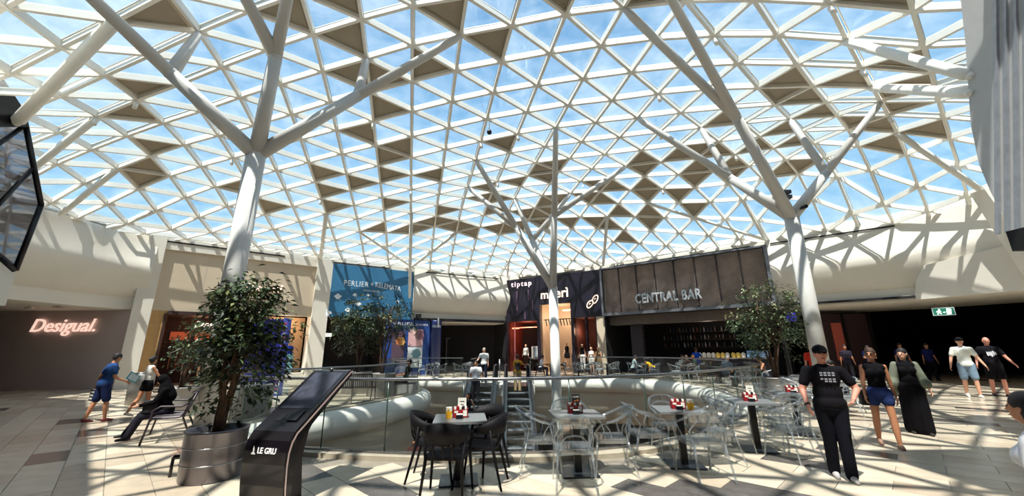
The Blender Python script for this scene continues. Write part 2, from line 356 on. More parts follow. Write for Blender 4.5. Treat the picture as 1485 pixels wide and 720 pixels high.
# ================================================================== floor with the oval void
def catmull(P, k=6):
    out_ = []; n = len(P)
    for i in range(n):
        a, b, c, d = [V(*P[(i + o) % n], 0) for o in (-1, 0, 1, 2)]
        for t in range(k):
            t /= k; out_.append(.5 * ((2 * b) + (c - a) * t + (2 * a - 5 * b + 4 * c - d) * t * t + (3 * b - a - 3 * c + d) * t ** 3))
    return out_
VP = [(-3.3, 7.15), (-2, 6.85), (-.5, 6.7), (1.5, 6.9), (2.7, 7.55), (3.8, 8.4), (5.0, 9.55), (6.2, 10.8), (7.1, 12.1), (7.6, 14.6), (8.1, 17.4), (7.9, 20.5), (6.6, 22.7), (4.2, 23.6), (1.4, 24.2), (-2.5, 24.4), (-5.8, 25.3), (-7.2, 24.4), (-6.6, 22.0), (-5.2, 19.6), (-4.1, 18.2), (-3.75, 16.6), (-3.95, 14.8), (-4.5, 13.0), (-5.2, 11.3), (-5.95, 10.2), (-6.0, 9.2), (-5.3, 8.2), (-4.4, 7.5)]
VOID = catmull(VP)
NV = len(VOID)
def vnorm(i):
    d = VOID[(i + 1) % NV] - VOID[i - 1]; d.normalize(); return V(-d.y, d.x, 0)      # toward the void (path runs counter-clockwise)
VN = [vnorm(i) for i in range(NV)]
def in_void(x, y, grow=0):
    c = False
    for i in range(NV):
        a = VOID[i] - VN[i] * grow; b = VOID[i - 1] - VN[i - 1] * grow
        if (a.y > y) != (b.y > y) and x < (b.x - a.x) * (y - a.y) / (b.y - a.y) + a.x: c = not c
    return c
outer = [V(-32, -8, 0), V(30, -8, 0), V(30, 42, 0), V(-32, 42, 0)]
fl = MB(); allp = [p.copy() for p in outer] + [p.copy() for p in VOID]
for z in (-.012, -.35):
    fl.poly([p + V(0, 0, z) for p in allp], [tuple(t) for t in tessellate_polygon([outer, VOID])])
struct(fl.build('floor', M_GROUT), 'polished stone mall floor around the oval void'); floor = bpy.data.objects['floor']
e1 = V(.70711, -.70711, 0); e2 = V(.70711, .70711, 0); TL, TW = .96, .43
DARK = [(-7.4, 6.6), (-11.06, 10.2), (-8.8, 8.9), (-1.7, 5.2), (1.55, 5.35), (2.15, 4.75), (3.0, 5.1), (4.0, 5.95), (5.7, 6.7), (-9.6, 9.9), (-3.2, 5.7), (9.6, 9.2), (12, 11), (-12.3, 12.2)]
tiles = []
for b in range(-70, 90):
    for a in range(-70, 60):
        c = e1 * ((a + .5 * (b % 2)) * TL) + e2 * (b * TW)
        if not (-26 < c.x < 24 and 2.2 < c.y < 31): continue
        if in_void(c.x, c.y, .72): continue
        tiles.append(c)
dk = set()
for d in DARK:
    dk.add(min(range(len(tiles)), key=lambda i: (tiles[i].x - d[0]) ** 2 + (tiles[i].y - d[1]) ** 2))
rt = random.Random(11)
def tilemesh(m):
    g = .004; mb = MB(); M = Matrix(((e1.x, e2.x, 0, 0), (e1.y, e2.y, 0, 0), (0, 0, 1, 0), (0, 0, 0, 1)))
    return mb.box((-TL / 2 + g, -TW / 2 + g, -.011), (TL / 2 - g, TW / 2 - g, 0), M).mesh('floor_tile', m)
TM = [tilemesh(m) for m in M_TILE] + [tilemesh(M_TILED)]
order = sorted(range(len(tiles)), key=lambda i: (tiles[i] - V(0, 1.5, 0)).length)
restt = [MB() for _ in range(4)]; MT = Matrix(((e1.x, e2.x, 0, 0), (e1.y, e2.y, 0, 0), (0, 0, 1, 0), (0, 0, 0, 1)))
for r, i in enumerate(order):
    k = 3 if (i in dk or rt.random() < (.0 if tiles[i].y < 11.5 else .03)) else rt.choice((0, 0, 1, 1, 2))
    c = tiles[i]
    if r < 300:
        o = link('floor_tile', TM[k], floor); o.location = c
    else:
        Mt = MT.copy(); Mt.translation = c; restt[k].box((-TL / 2 + .004, -TW / 2 + .004, -.011), (TL / 2 - .004, TW / 2 - .004, 0), Mt)
for k in range(4): tag(restt[k].build('floor_tile', (M_TILE + [M_TILED])[k], floor), kind='stuff')
def sweep(name, prof, m, parent=None, i0=0, i1=None, smooth=True, closed=True):
    """prof: (d toward void, z) swept along the rim"""
    idx = list(range(NV)) if i1 is None else [k % NV for k in range(i0, i1 + 1)]
    mb = MB(); L = len(prof)
    P = [VOID[i] + VN[i] * d + V(0, 0, z) for i in idx for d, z in prof]; F = []
    n = len(idx)
    for a in range(n if i1 is None else n - 1):
        b = (a + 1) % n
        for k in range(L - 1): F.append((a * L + k, b * L + k, b * L + k + 1, a * L + k + 1))
    mb.poly(P, F, smooth); return mb.build(name, m, parent)
struct(sweep('trim_1', [(-.36, -.011), (-.36, .055), (-.02, .055), (.0, .04), (0, -.3)], M_KERB, smooth=False), 'stone kerb around the rim of the void')
nose = [(.0, .0), (.16, -.03), (.30, -.13), (.37, -.30), (.36, -.48), (.28, -.62), (.14, -.72), (.0, -.75)]
struct(sweep('trim_2', nose, M_FASCIA), 'rounded cream edge band of the void')
struct(sweep('trim_3', [(.0, -.75), (-.02, -1.0), (-.1, -1.5), (-.3, -2.0), (-.65, -2.4), (-1.2, -2.6)], M_FASCIA2), 'taupe underside band below the void rim')
# lower level
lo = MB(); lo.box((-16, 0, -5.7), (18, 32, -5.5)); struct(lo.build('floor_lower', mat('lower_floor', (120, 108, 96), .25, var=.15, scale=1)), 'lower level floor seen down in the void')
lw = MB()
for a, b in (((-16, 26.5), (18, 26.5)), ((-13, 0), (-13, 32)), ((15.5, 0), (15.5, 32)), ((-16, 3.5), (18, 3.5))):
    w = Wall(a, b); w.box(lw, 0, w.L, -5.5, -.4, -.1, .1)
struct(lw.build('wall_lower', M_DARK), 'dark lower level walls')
# glow windows downstairs
def shop_down(P, Q, z0, z1, m, label):
    w = Wall(P, Q); t = thing('lower_shop_window', label, 'shop window', w.pt(w.L / 2, -5.5))
    off = -(t.location)
    a = MB(); w.box(a, 0, w.L, -5.5, z1, -.1, 0); o = a.build('display_back', m, t); o.location = off
    f = MB()
    for s in (0, w.L / 3, w.L * 2 / 3, w.L - .06): w.box(f, s, s + .06, -5.5, z1, .0, .12)
    w.box(f, 0, w.L, z1 - .1, z1, 0, .12); o = f.build('frame', M_MBLACK, t); o.location = off
    s_ = MB()
    for k in range(3): w.box(s_, .1, w.L - .1, -4.9 + k * .7, -4.87 + k * .7, 0, .3)
    o = s_.build('shelf', mat('warm_wood', (150, 96, 60), .6), t); o.location = off
M_WARM = glow('warm_shop_glow', (205, 120, 62), .55)
shop_down((5.2, 19.5), (8.8, 17.2), -5.5, -2.9, M_WARM, 'warm orange lit lower shop window seen under the right side of the void rim')
shop_down((-8, 24), (-5.4, 24.6), -5.5, -3.6, glow('dim_red_glow', (120, 40, 50), .25), 'dim red lit lower shop window under the left side of the void')
# ================================================================== perimeter walls
S1 = Wall((-18.6, 18.4), (-12.0, 24.0)); S2 = Wall((-12.0, 24.0), (-7.1, 27.4)); S3 = Wall((-7.1, 27.4), (-.45, 31.2))
S4 = Wall((-.45, 31.2), (6.3, 27.0)); S5 = Wall((6.3, 27.0), (14.1, 20.8)); S6 = Wall((14.1, 20.8), (18.3, 17.5)); S7 = Wall((18.3, 17.5), (19.5, 14.7))
ZT = 7.35
def bulge(name, pts, z_top, m, lip=True, label=None):
    """white bulkhead with a soft belly that rolls back under itself, swept along plan points"""
    prof = [(-.05, z_top), (.0, 7.05), (.10, 6.5), (.26, 5.95), (.32, 5.75), (.33, 5.55), (.27, 5.25), (.12, 4.85), (-.06, 4.5), (-.2, 4.3), (-.3, 4.22), (-.3, 3.66), (-.45, 3.62), (-6.5, 3.62)]
    mb = MB(); n = len(pts); P = []
    for i, p in enumerate(pts):
        a = V(*pts[max(i - 1, 0)], 0); b = V(*pts[min(i + 1, n - 1)], 0); d = (b - a).normalized(); nn = d.cross(V(0, 0, 1))
        for q, z in prof: P.append(V(p[0], p[1], 0) + nn * q + V(0, 0, z))
    L = len(prof); F = [(a * L + k, (a + 1) * L + k, (a + 1) * L + k + 1, a * L + k + 1) for a in range(n - 1) for k in range(L - 1)]
    F += [tuple(range(L)), tuple(range((n - 1) * L, n * L))]
    mb.poly(P, F, False); o = mb.build(name, m)
    for f in o.data.polygons: f.use_smooth = len(f.vertices) == 4
    o.data.set_sharp_from_angle(angle=math.radians(35)); return struct(o, label)
bulge('wall_left', [(-14.6, 2.0), (-17.2, 5.5), (-18.8, 10), (-19.1, 14.6), (-18.9, 17.2), (-18.45, 18.4), (-17.9, 18.9)], ZT, M_WHITE, label='white curved bulkhead above the shaded side passage')
bulge('wall_back_left', [(-7.05, 27.43), (-3.7, 29.4), (-.35, 31.26)], ZT, M_WHITE, label='white curved bulkhead beside the blue sign')
bulge('wall_right', [(14.1, 20.8), (16.2, 19.15), (18.3, 17.5), (19.0, 15.9), (19.5, 14.7), (19.9, 12), (20.2, 8)], ZT, M_WHITE, label='white curved bulkhead above the dark right hand passage')
# head band under the roof edge all round, with the thin dark slot
hb = MB(); sl = MB()
for w in (S1, S2, S4, S5): w.box(hb, 0, w.L, 7.08, ZT, -.4, .02)
struct(hb.build('trim_4', M_WHITE), 'white head band under the roof edge')
for w, a, b in ((S1, .2, 6.5), (S2, 0, 4.2), (S3, .9, 6.9), (S5, 1, 9.2), (S6, .2, 5.2), (S4, 1.2, 6.6)): w.box(sl, a, b, 7.12, 7.19, .02, .05)
struct(sl.build('trim_5', M_MBLACK), 'thin dark slot line below the roof edge')
eg = MB()
for a, b in zip(RPOLY, RPOLY[1:] + RPOLY[:1]):
    if a[1] < 9 and b[1] < 9: continue
    w = Wall(a, b)
    if (V(0, 12, 0) - w.P).dot(w.n) < 0: w = Wall(b, a)
    w.box(eg, -.05, w.L + .05, 7.3, 7.62, -.22, .02)
struct(eg.build('trim_6', M_STEELW), 'steel edge beam of the glass roof')
# side passage (left): taupe wall with lettering
pw_ = MB(); Wd = Wall((-32, 18.75), (-18.0, 18.85)); Wd.box(pw_, 0, Wd.L, 0, 3.9, -.2, 0)
struct(pw_.build('wall_passage', M_TAUPE), 'shaded taupe wall of the left passage')
t = text('wall_sign', 'Desigual.', 3.05, (-22.9, 18.72, 2.42), (1, .007, 0), glow('sign_pink_white', (255, 214, 196), .9), extrude=.02, bold=.008, shear=.28)
tag(t, 'white lit lettering on the shaded taupe passage wall at far left', 'sign')
vt = thing('ceiling_vent', 'small square vent in the passage ceiling above the lit lettering', 'vent', (-19.8, 17.0, 3.6))
MB().box((-.18, -.14, -.03), (.18, .14, .0)).build('frame', M_WHITE, vt)
for k in range(4): MB().box((-.14, -.1 + k * .06, -.04), (.14, -.08 + k * .06, -.03)).build('slat', M_TAUPE, vt)
cm = thing('security_camera', 'small ceiling camera beside the square vent over the passage', 'camera', (-20.6, 16.6, 3.62))
MB().box((-.03, -.03, -.08), (.03, .03, 0)).build('bracket', M_WHITE, cm); MB().tube([(-.14, -.03, -.11), (.12, .02, -.1)], .05, 8).build('body', M_WHITE, cm)
# leaning white pillars
def pillar(name, w, s0, s1, d0, d1, z0, z1, label):
    m = MB(); w.box(m, s0, s1, z0, z1, d0, d1); return struct(m.build(name, M_WHITE), label)
pillar('trim_7', S1, .45, 1.15, -.6, .12, 0, ZT, 'white pillar at the left edge of the fashion shop')
pillar('trim_8', S1, 8.35, 9.25, -.9, .12, 0, ZT, 'white pillar between fashion shop and blue sign')
# dark mass behind the facades, ceiling of the shops
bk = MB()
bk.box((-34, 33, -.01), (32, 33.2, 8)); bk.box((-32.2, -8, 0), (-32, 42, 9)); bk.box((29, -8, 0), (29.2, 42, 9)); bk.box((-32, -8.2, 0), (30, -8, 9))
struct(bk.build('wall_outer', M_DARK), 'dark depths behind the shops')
rf = MB()
# opaque roofs round the glazed one: they shade the shops, the passages and the near floor
def slab(pts, z0=7.4, z1=7.8): rf.prism(pts, z0, z1)
slab([(-34, 12.5), (-19.7, 12.5), (-19.3, 14.6), (-18.7, 18.5), (-15.95, 21), (-12, 24.1), (-7.1, 27.5), (-.45, 31.3), (-.45, 44), (-34, 44)])
slab([(-.45, 44), (-.45, 31.3), (6.3, 27.05), (14.15, 20.85), (18.4, 17.6), (19.6, 14.7), (32, 14.7), (32, 44)])
slab([(-34, 12.5), (-34, -9), (-9, -9), (-6.2, 1.9), (-16.6, 11.6), (-19.7, 12.5)])
slab([(19.6, 14.7), (19.7, 9.5), (13.2, 3.3), (4.2, 3.3), (3.6, -9), (32, -9), (32, 14.7)], 8.2, 8.6)
slab([(-9, -9), (3.6, -9), (3.6, -1.2), (-6.2, -1.2)], 8.6, 9.0)
struct(rf.build('ceiling_solid', M_WHITE), 'solid roof around the glazed atrium roof')
# ================================================================== shop fronts
def shop_shell(name, w, s0, s1, z1, depth, m, label, floorm=None):
    """dark room behind an opening"""
    b = MB()
    w.box(b, s0, s1, 0, z1, -depth - .1, -depth); w.box(b, s0 - .1, s0, 0, z1, -depth, -.02); w.box(b, s1, s1 + .1, 0, z1, -depth, -.02); w.box(b, s0, s1, z1 - .02, z1 + .15, -depth, -.02)
    return struct(b.build(name, m), label)
def face(name, w, s0, s1, z0, z1, m, label=None, d0=-.25, d1=0):
    b = MB(); w.box(b, s0, s1, z0, z1, d0, d1); return struct(b.build(name, m), label)
# ---- S1 fashion shop
M_SAND = mat('sand_cladding', (205, 188, 164), .6, var=.04, scale=1)
M_SANDL = mat('sand_return', (190, 150, 96), .6, var=.08)
up = face('facade_panel', S1, 1.15, 8.35, 3.66, 6.75, M_SAND, 'sand coloured upper facade of the fashion shop', -.3, -.12)
for k in range(1, 4):
    j = MB(); S1.box(j, 1.15 + k * 1.8, 1.165 + k * 1.8, 3.66, 6.75, -.12, -.115); j.build('panel_joint', M_TAUPE, up)
face('trim_9', S1, 1.15, 8.35, 6.75, 7.1, M_WHITE, 'white band above the sand facade', -.3, .02)
face('facade_return', S1, 1.15, 1.75, 0, 3.66, M_SANDL, 'ochre side return of the fashion shop door', -1.2, -.12)
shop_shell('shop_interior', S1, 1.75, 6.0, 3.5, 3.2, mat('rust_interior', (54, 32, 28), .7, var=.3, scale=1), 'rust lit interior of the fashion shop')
nich = face('facade_niche', S1, 6.0, 8.35, .35, 3.66, mat('peach_niche', (224, 176, 132), .7, var=.04), 'peach back of the dress display niche', -1.5, -1.35)
face('facade_sill', S1, 6.0, 8.35, 0, .4, M_WHITE, 'sill below the dress display niche', -1.4, -.1)
def plight(name, loc, e, col, r=.25, tgt=None):
    l = bpy.data.lights.new(name, 'POINT'); l.energy = e; l.color = col; l.shadow_soft_size = r
    o = bpy.data.objects.new(name, l); COL.objects.link(o); o.location = loc; return o
plight('shop_lamp', S1.pt(7.2, 3.3, -.5), 45, (1, .82, .6)); plight('shop_lamp', S1.pt(3.2, 3.0, -1.6), 30, (1, .42, .22)); plight('shop_lamp', S1.pt(4.8, 3.0, -1.6), 30, (1, .42, .22))
t = text('shop_sign', 'Desigual', 2.1, S1.pt(4.55, 4.85, -.1), S1.r, M_SIGNW, bold=.02, shear=.28, extrude=.02); tag(t, 'white lettering on the sand facade mostly hidden behind the front ficus', 'sign')
t = text('shop_sign', 'Desigual.', 1.75, S1.pt(2.9, 2.75, -.2), S1.r, glow('sign_warm_white', (255, 235, 215), 1.3), bold=.02, shear=.28, extrude=.02); tag(t, 'small lit lettering hung inside the fashion shop doorway', 'sign')
def rack(w, s0, s1, z, d, cols, label, n=9):
    t = thing('clothes_rack', label, 'clothes rack', w.pt((s0 + s1) / 2, 0, d)); O = V(*t.location)
    m = MB(); m.tube([w.pt(s0, z, d) - O, w.pt(s1, z, d) - O], .02, 6)
    for s in (s0 + .02, s1 - .02): m.tube([w.pt(s, 0, d) - O, w.pt(s, z, d) - O], .02, 6)
    m.build('rail', M_DSTEEL, t); r = random.Random(int(s0 * 100))
    for k in range(n):
        s = s0 + (s1 - s0) * (k + .6) / (n + .2); g = MB(); h = .75 + .3 * r.random()
        a = w.pt(s, z - .05, d) - O
        L = [(-.2, -.06), (-.03, .02), (.03, .02), (.2, -.06), (.17, -.3), (.19, -h), (-.19, -h), (-.17, -.3)]
        g.poly([a + w.r * -.025 + w.n * x + V(0, 0, y) for x, y in L] + [a + w.r * .025 + w.n * x + V(0, 0, y) for x, y in L], [tuple(range(8)), tuple(range(8, 16))] + [(i, (i + 1) % 8, 8 + (i + 1) % 8, 8 + i) for i in range(8)])
        g.build('garment', r.choice(cols), t)
    return t
DC = [mat('cloth_black', (24, 18, 22), .9), mat('cloth_rust', (120, 52, 40), .9), mat('cloth_plum', (60, 30, 46), .9), mat('cloth_ochre', (140, 88, 52), .9)]
LC = [mat('cloth_white', (226, 218, 210), .9), mat('cloth_pale_blue', (150, 175, 196), .9), mat('cloth_grey', (120, 118, 120), .9)]
rack(S1, 2.1, 3.4, 1.7, -1.9, DC, 'rack of dark clothes left inside the fashion shop'); rack(S1, 3.9, 5.6, 1.7, -2.4, DC, 'rack of dark and rust clothes deep in the fashion shop')
lt = MB()
for k in range(3): S1.box(lt, 2.0 + k * 1.1, 2.9 + k * 1.1, 2.3, 2.75, -3.18, -3.14)
tag(lt.build('lit_picture', glow('orange_glow', (176, 84, 52), .45)), 'row of orange lit panels on the back wall of the fashion shop', 'lit panel')
# ---- S2 blue sign
BLUE = mat('sign_blue', (50, 112, 152), .5, var=.08, scale=.5)
sg = face('facade_sign', S2, .35, 5.95, 3.7, 7.08, BLUE, 'blue sign board with white flower prints', -.3, .06)
WP = mat('white_print', (232, 236, 240), .6)
t1 = text('lettering', 'PERLIER', 1.55, S2.pt(1.35, 5.72, .065), S2.r, WP, sg, extrude=.01, height=.34, space=1.15)
t2 = text('lettering', '&', .16, S2.pt(3.05, 5.86, .065), S2.r, WP, sg, extrude=.01)
t3 = text('lettering', 'KELEMATA', 1.75, S2.pt(3.35, 5.78, .065), S2.r + V(0, 0, -.10), WP, sg, extrude=.01, height=.34)
t4 = text('lettering', 'flowers natural', 1.0, S2.pt(2.6, 5.45, .065), S2.r, WP, sg, extrude=.005, shear=.4)
def flower(s, z, k, a):
    m = MB(); P = []
    for i in range(22):
        t = i / 22 * 2 * PI; r = k * (1 + .16 * math.cos(4 * t)) * (.75 + .35 * abs(math.cos(t / 2 + a)))
        P.append((s + r * math.cos(t), z + r * .8 * math.sin(t)))
    m.poly([S2.pt(x, y, .062) for x, y in P] + [S2.pt(x, y, .075) for x, y in P], [tuple(range(22)), tuple(range(22, 44))] + [(i, (i + 1) % 22, 22 + (i + 1) % 22, 22 + i) for i in range(22)])
    m.tube([S2.pt(s, z, .07), S2.pt(s + k * 1.2, z - k * 1.5, .07)], .012, 5)
    m.build('flower_print', WP, sg)
for a in ((1.05, 5.0, .2, .3), (.5, 3.95, .28, 1), (2.1, 5.15, .12, 2), (2.35, 4.6, .17, .8), (2.9, 5.2, .1, 0), (1.75, 4.15, .16, 2.2), (4.9, 4.9, .12, .4)): flower(*a)
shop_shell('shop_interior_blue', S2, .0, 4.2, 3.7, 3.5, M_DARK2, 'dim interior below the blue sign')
bl = face('facade_blue', S2, 4.2, 7.4, 0, 3.72, mat('shop_blue', (38, 72, 142), .5, var=.1), 'blue framed shop window left of the dark passage', -.3, .0)
text('lettering', 'PERLIER', 1.6, S2.pt(4.6, 3.3, .01), S2.r, WP, bl, extrude=.01, height=.2)
text('lettering', 'KELEMATA', .9, S2.pt(6.35, 3.3, .01), S2.r, WP, bl, extrude=.01, height=.14)
def poster(w, s0, s1, z0, z1, d, cols, label):
    t = thing('poster', label, 'poster', w.pt((s0 + s1) / 2, z0, d)); O = V(*t.location)
    b = MB(); w.box(b, s0, s1, z0, z1, d, d + .03); o = b.build('sheet', cols[0], t); o.location = -O
    r = random.Random(5)
    for k, c in enumerate(cols[1:]):
        m = MB(); s = s0 + (s1 - s0) * (.3 + .45 * r.random()); z = z0 + (z1 - z0) * (.3 + .5 * r.random()); rr = (s1 - s0) * (.18 + .16 * r.random()); P = []
        for i in range(18): P.append((s + rr * math.cos(i / 18 * 2 * PI) * (1 + .2 * math.sin(3 * i)), z + rr * math.sin(i / 18 * 2 * PI)))
        m.poly([w.pt(x, y, d + .035) for x, y in P], [tuple(range(18))]); o = m.build('print', c, t); o.location = -O
    return t
poster(S2, 4.75, 5.6, .9, 2.9, .02, [mat('poster_dusk', (92, 70, 84), .5), mat('poster_orange', (236, 140, 90), .5), mat('poster_yellow', (240, 190, 110), .5)], 'orange flower poster in the blue shop window')
poster(S2, 5.85, 6.9, 1.9, 3.05, .02, [mat('poster_pink', (224, 176, 178), .5), mat('poster_skin', (236, 204, 190), .5), mat('poster_mauve', (160, 110, 130), .5)], 'pale pink face poster in the blue shop window')
poster(S2, 5.85, 6.9, .5, 1.85, .02, [mat('poster_white', (224, 230, 232), .5), mat('poster_teal', (110, 150, 160), .5)], 'white and teal bottle poster below the pink face poster')
bc = MB(); bc.lathe([(.42, 0), (.42, 3.6), (.44, 3.7)], 20, tuple(S2.pt(7.9, 0, -.1).xy)); bo = tag(bc.build('round_pillar', mat('navy_pillar', (36, 52, 108), .4)), 'navy round pillar with white lettering beside the blue shop', 'pillar')
for k, ch in enumerate('PERLIER'):
    a = -PI / 2 + .55 - .0 + (k - 3) * .2; c0 = S2.pt(7.9, 0, -.1)
    text('lettering', ch, .1, c0 + V(.45 * math.cos(a - .3), .45 * math.sin(a - .3), 3.2), V(-math.sin(a - .3), math.cos(a - .3), 0), WP, bo, extrude=.01)
ex = thing('exit_sign', 'small lit white exit box in the dim shop below the blue sign', 'exit sign', S2.pt(.75, 2.55, -.5)); O = V(*ex.location)
b = MB(); S2.box(b, .5, 1.05, 2.5, 2.72, -.55, -.5); b.build('light_box', glow('exit_white', (230, 235, 225), 1.0), ex).location = -O
# ---- S3 dark passage under the bulge
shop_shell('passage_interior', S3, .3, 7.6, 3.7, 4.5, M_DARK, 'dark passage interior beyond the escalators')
dw = thing('shop_window', 'pale lit narrow window inside the dark passage', 'shop window', S3.pt(1.9, 0, -1)); O = V(*dw.location)
b = MB(); S3.box(b, 1.6, 2.5, .3, 3.0, -1.1, -1.0); b.build('lit_pane', glow('pale_glow', (190, 140, 110), .45), dw).location = -O
b = MB(); 
for z in (.9, 1.3, 1.7): S3.box(b, 1.6, 2.5, z, z + .05, -1.0, -.8)
S3.box(b, 1.6, 2.5, .3, 1.9, -1.02, -.98); b.build('shelf', M_DARK2, dw).location = -O
dr = thing('dark_door', 'dark door with pale frame inside the passage', 'door', S3.pt(4.6, 0, -3.9)); O = V(*dr.location)
b = MB(); S3.box(b, 4.1, 4.16, 0, 2.6, -4, -3.9); S3.box(b, 5.3, 5.36, 0, 2.6, -4, -3.9); S3.box(b, 4.1, 5.36, 2.55, 2.6, -4, -3.9); b.build('frame', mat('grey_frame', (110, 104, 108), .5), dr).location = -O
b = MB(); S3.box(b, 4.16, 5.3, 0, 2.55, -4, -3.95); b.build('leaf', M_MBLACK, dr).location = -O
for s in (1.8, 3.4, 5.2): 
    b = MB(); b.lathe([(.14, -.02), (.14, .0)], 12, tuple(S3.pt(s, 0, -1.6).xy)); o = b.build('ceiling_spot', glow('spot_white', (255, 230, 220), 2.5)); o.location.z = 3.66; tag(o, 'small round ceiling spot in the dark passage, spot %s from the blue shop' % {1.8: 'nearest', 3.4: 'second', 5.2: 'third'}[s], 'ceiling light')
sp = MB(); S3.box(sp, .35, .65, 3.75, 4.1, -.1, .25); tag(sp.build('loudspeaker', M_MBLACK), 'small black loudspeaker at the corner above the blue shop', 'loudspeaker')
# ---- S4 black shop fronts
NAVY = mat('black_cladding', (30, 26, 40), .35, var=.25, scale=.7)
f4 = MB(); S4.box(f4, 0.0, 2.75, 3.75, 7.08, -.3, .02); S4.box(f4, 2.75, 3.0, 0, 7.08, -.3, .12); S4.box(f4, 3.0, 5.5, 4.9, 7.08, -.3, .08); S4.box(f4, 5.5, 7.98, 3.8, 7.08, -.3, .08)
S4.box(f4, 5.5, 5.72, 0, 3.8, -.3, .08); S4.box(f4, 0, .12, 0, 3.75, -.3, .05); S4.box(f4, 6.55, 6.65, 0, 3.8, -.3, 0); S4.box(f4, 7.3, 7.38, 0, 3.8, -.3, 0)
f4 = struct(f4.build('facade_black', NAVY), 'black clad upper fronts of the three shops behind the centre column')
for s in (1.4, 6.3, 7.1):
    j = MB(); S4.box(j, s, s + .02, 3.8, 7.05, .08 if s > 3 else .02, .09 if s > 3 else .03); j.build('panel_joint', M_MBLACK, f4)
text('lettering', 'tiptap', 1.85, S4.pt(.45, 6.35, .04), S4.r, glow('sign_pink', (255, 226, 232), 1.0), f4, bold=.008, height=.5, extrude=.02, space=1.3)
text('lettering', 'm', .62, S4.pt(3.15, 5.32, .1), S4.r, M_SIGNW, f4, bold=.012, extrude=.03)
text('lettering', 'erì', 1.05, S4.pt(4.35, 5.32, .1), S4.r, M_SIGNW, f4, bold=.012, extrude=.03)
for s, z0, z1 in ((.95, 4.6, 6.1), (1.98, 5.3, 6.15), (2.35, 4.55, 5.35), (1.65, 3.9, 4.6)):
    b = MB(); S4.box(b, s, s + .07, z0, z1, .02, .06); b.build('light_strip', mat('lilac_strip', (120, 92, 118), .5), f4)
for cx, cz, an, rx_, rz_ in ((7.42, 5.0, .5, .17, .30), (7.02, 4.68, .75, .17, .30)):     # the two petals of the lit flower sign
    P = []
    for i in range(20):
        t = i / 20 * 2 * PI; x, z = rx_ * math.cos(t), rz_ * math.sin(t) * (1 + .15 * math.cos(t)); P.append(S4.pt(cx + x * math.cos(an) - z * math.sin(an) * -1, cz + z * math.cos(an) - x * math.sin(an), .11))
    MB().tube(P, .035, 6, closed=True).build('flower_logo', M_SIGNW, f4)
    MB().tube([S4.pt(cx + .05 * math.cos(k), cz + .07 * math.sin(k), .11) for k in (0, 1, 2, 3, 4)], .02, 5).build('flower_logo', M_SIGNW, f4)
shop_shell('tiptap_interior', S4, .12, 2.75, 3.75, 3, mat('red_interior', (104, 46, 36), .7, var=.3, scale=1), 'red lit interior of the shop with the small lit lettering')
shop_shell('boutique_interior', S4, 3.0, 5.5, 4.9, 2.2, mat('peach_interior', (214, 186, 156), .7, var=.08, scale=1), 'peach lit interior of the boutique window')
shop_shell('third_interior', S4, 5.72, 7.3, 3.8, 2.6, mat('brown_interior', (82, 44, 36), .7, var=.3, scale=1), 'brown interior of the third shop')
face('trim_10', S4, 7.38, 7.95, 0, 3.8, M_SAND, 'pale strip wall at the end of the black shop fronts', -.3, .02)
plight('shop_lamp', S4.pt(1.4, 3.2, -1), 60, (1, .35, .2)); plight('shop_lamp', S4.pt(4.2, 3.9, -.9), 70, (1, .85, .68)); plight('shop_lamp', S4.pt(6.2, 2.9, -1), 40, (1, .55, .35))
b = MB(); S4.box(b, .5, 2.6, 3.3, 3.36, -1.2, -1.1); S4.box(b, .3, .9, 3.2, 3.3, -.4, -.3); tag(b.build('light_bar', glow('pink_bar', (255, 150, 120), 2.5)), 'pink ceiling light bar in the red lit shop', 'light')
b = MB(); S4.box(b, 4.3, 5.2, 4.45, 4.55, -1.3, -1.2); tag(b.build('light_bar', glow('peach_bar', (255, 200, 150), 3)), 'peach ceiling light bar in the boutique window', 'light')
b = MB(); S4.box(b, .68, .74, 0, 3.7, -.05, 0); tag(b.build('door_post', mat('pink_post', (176, 110, 116), .4)), 'slim pink door post of the red lit shop', 'post')
b = MB(); 
for k in range(9): 
    s = 3.3 + k * .24; b.tube([S4.pt(s, 3.75, -.3), S4.pt(s + .06, 3.3, -.35)], .035, 6); 
b.tube([S4.pt(3.15, 3.78, -.3), S4.pt(5.35, 3.78, -.3)], .03, 6); tag(b.build('spot_rail', M_MBLACK), 'rail of black spotlights across the boutique window', 'spotlights')
rack(S4, 1.75, 2.55, 1.9, -.9, LC, 'rack of white and pale blue shirts in the red lit shop', 7)
# ---- S5 the bar
MESH = mat('mesh_rib', (186, 172, 164), .55, .3, scale=2, var=.2); M_MESHB = mat('mesh_back', (104, 92, 88), .8)
bar = struct(thing('facade_bar', None, None)); struct(bar, 'framed expanded mesh front above the bar')
b = MB(); S5.box(b, .02, 9.95, 3.9, 7.0, -.35, -.1); b.build('backing', M_MESHB, bar)
b = MB(); 
for a_ in ((.0, .14, 3.78, 7.08), (9.83, 10.0, 3.78, 7.08), (0, 10, 3.78, 3.95), (0, 10, 6.98, 7.08)): S5.box(b, a_[0], a_[1], a_[2], a_[3], -.35, .32)
b.build('frame', mat('grey_frame_steel', (128, 130, 136), .35, .6), bar)
for k in range(8):
    s0 = .14 + k * 1.212; m = MB(); r = 0
    z = 3.98
    while z < 6.95:
        for c in range(13):
            s = s0 + .03 + c * .0915 + (.045 if r % 2 else 0)
            if s + .09 > s0 + 1.2: continue
            P = [S5.pt(s, z, .2), S5.pt(s + .045, z + .038, .225), S5.pt(s + .09, z, .2), S5.pt(s + .045, z - .012, .165)]
            m.poly(P, [(0, 1, 2, 3)])
        z += .062; r += 1
    o = m.build('mesh_panel', MESH, bar)
    m = MB(); S5.box(m, s0 - .012, s0 + .012, 3.95, 6.98, .12, .24); m.build('mesh_joint', M_DSTEEL, bar)
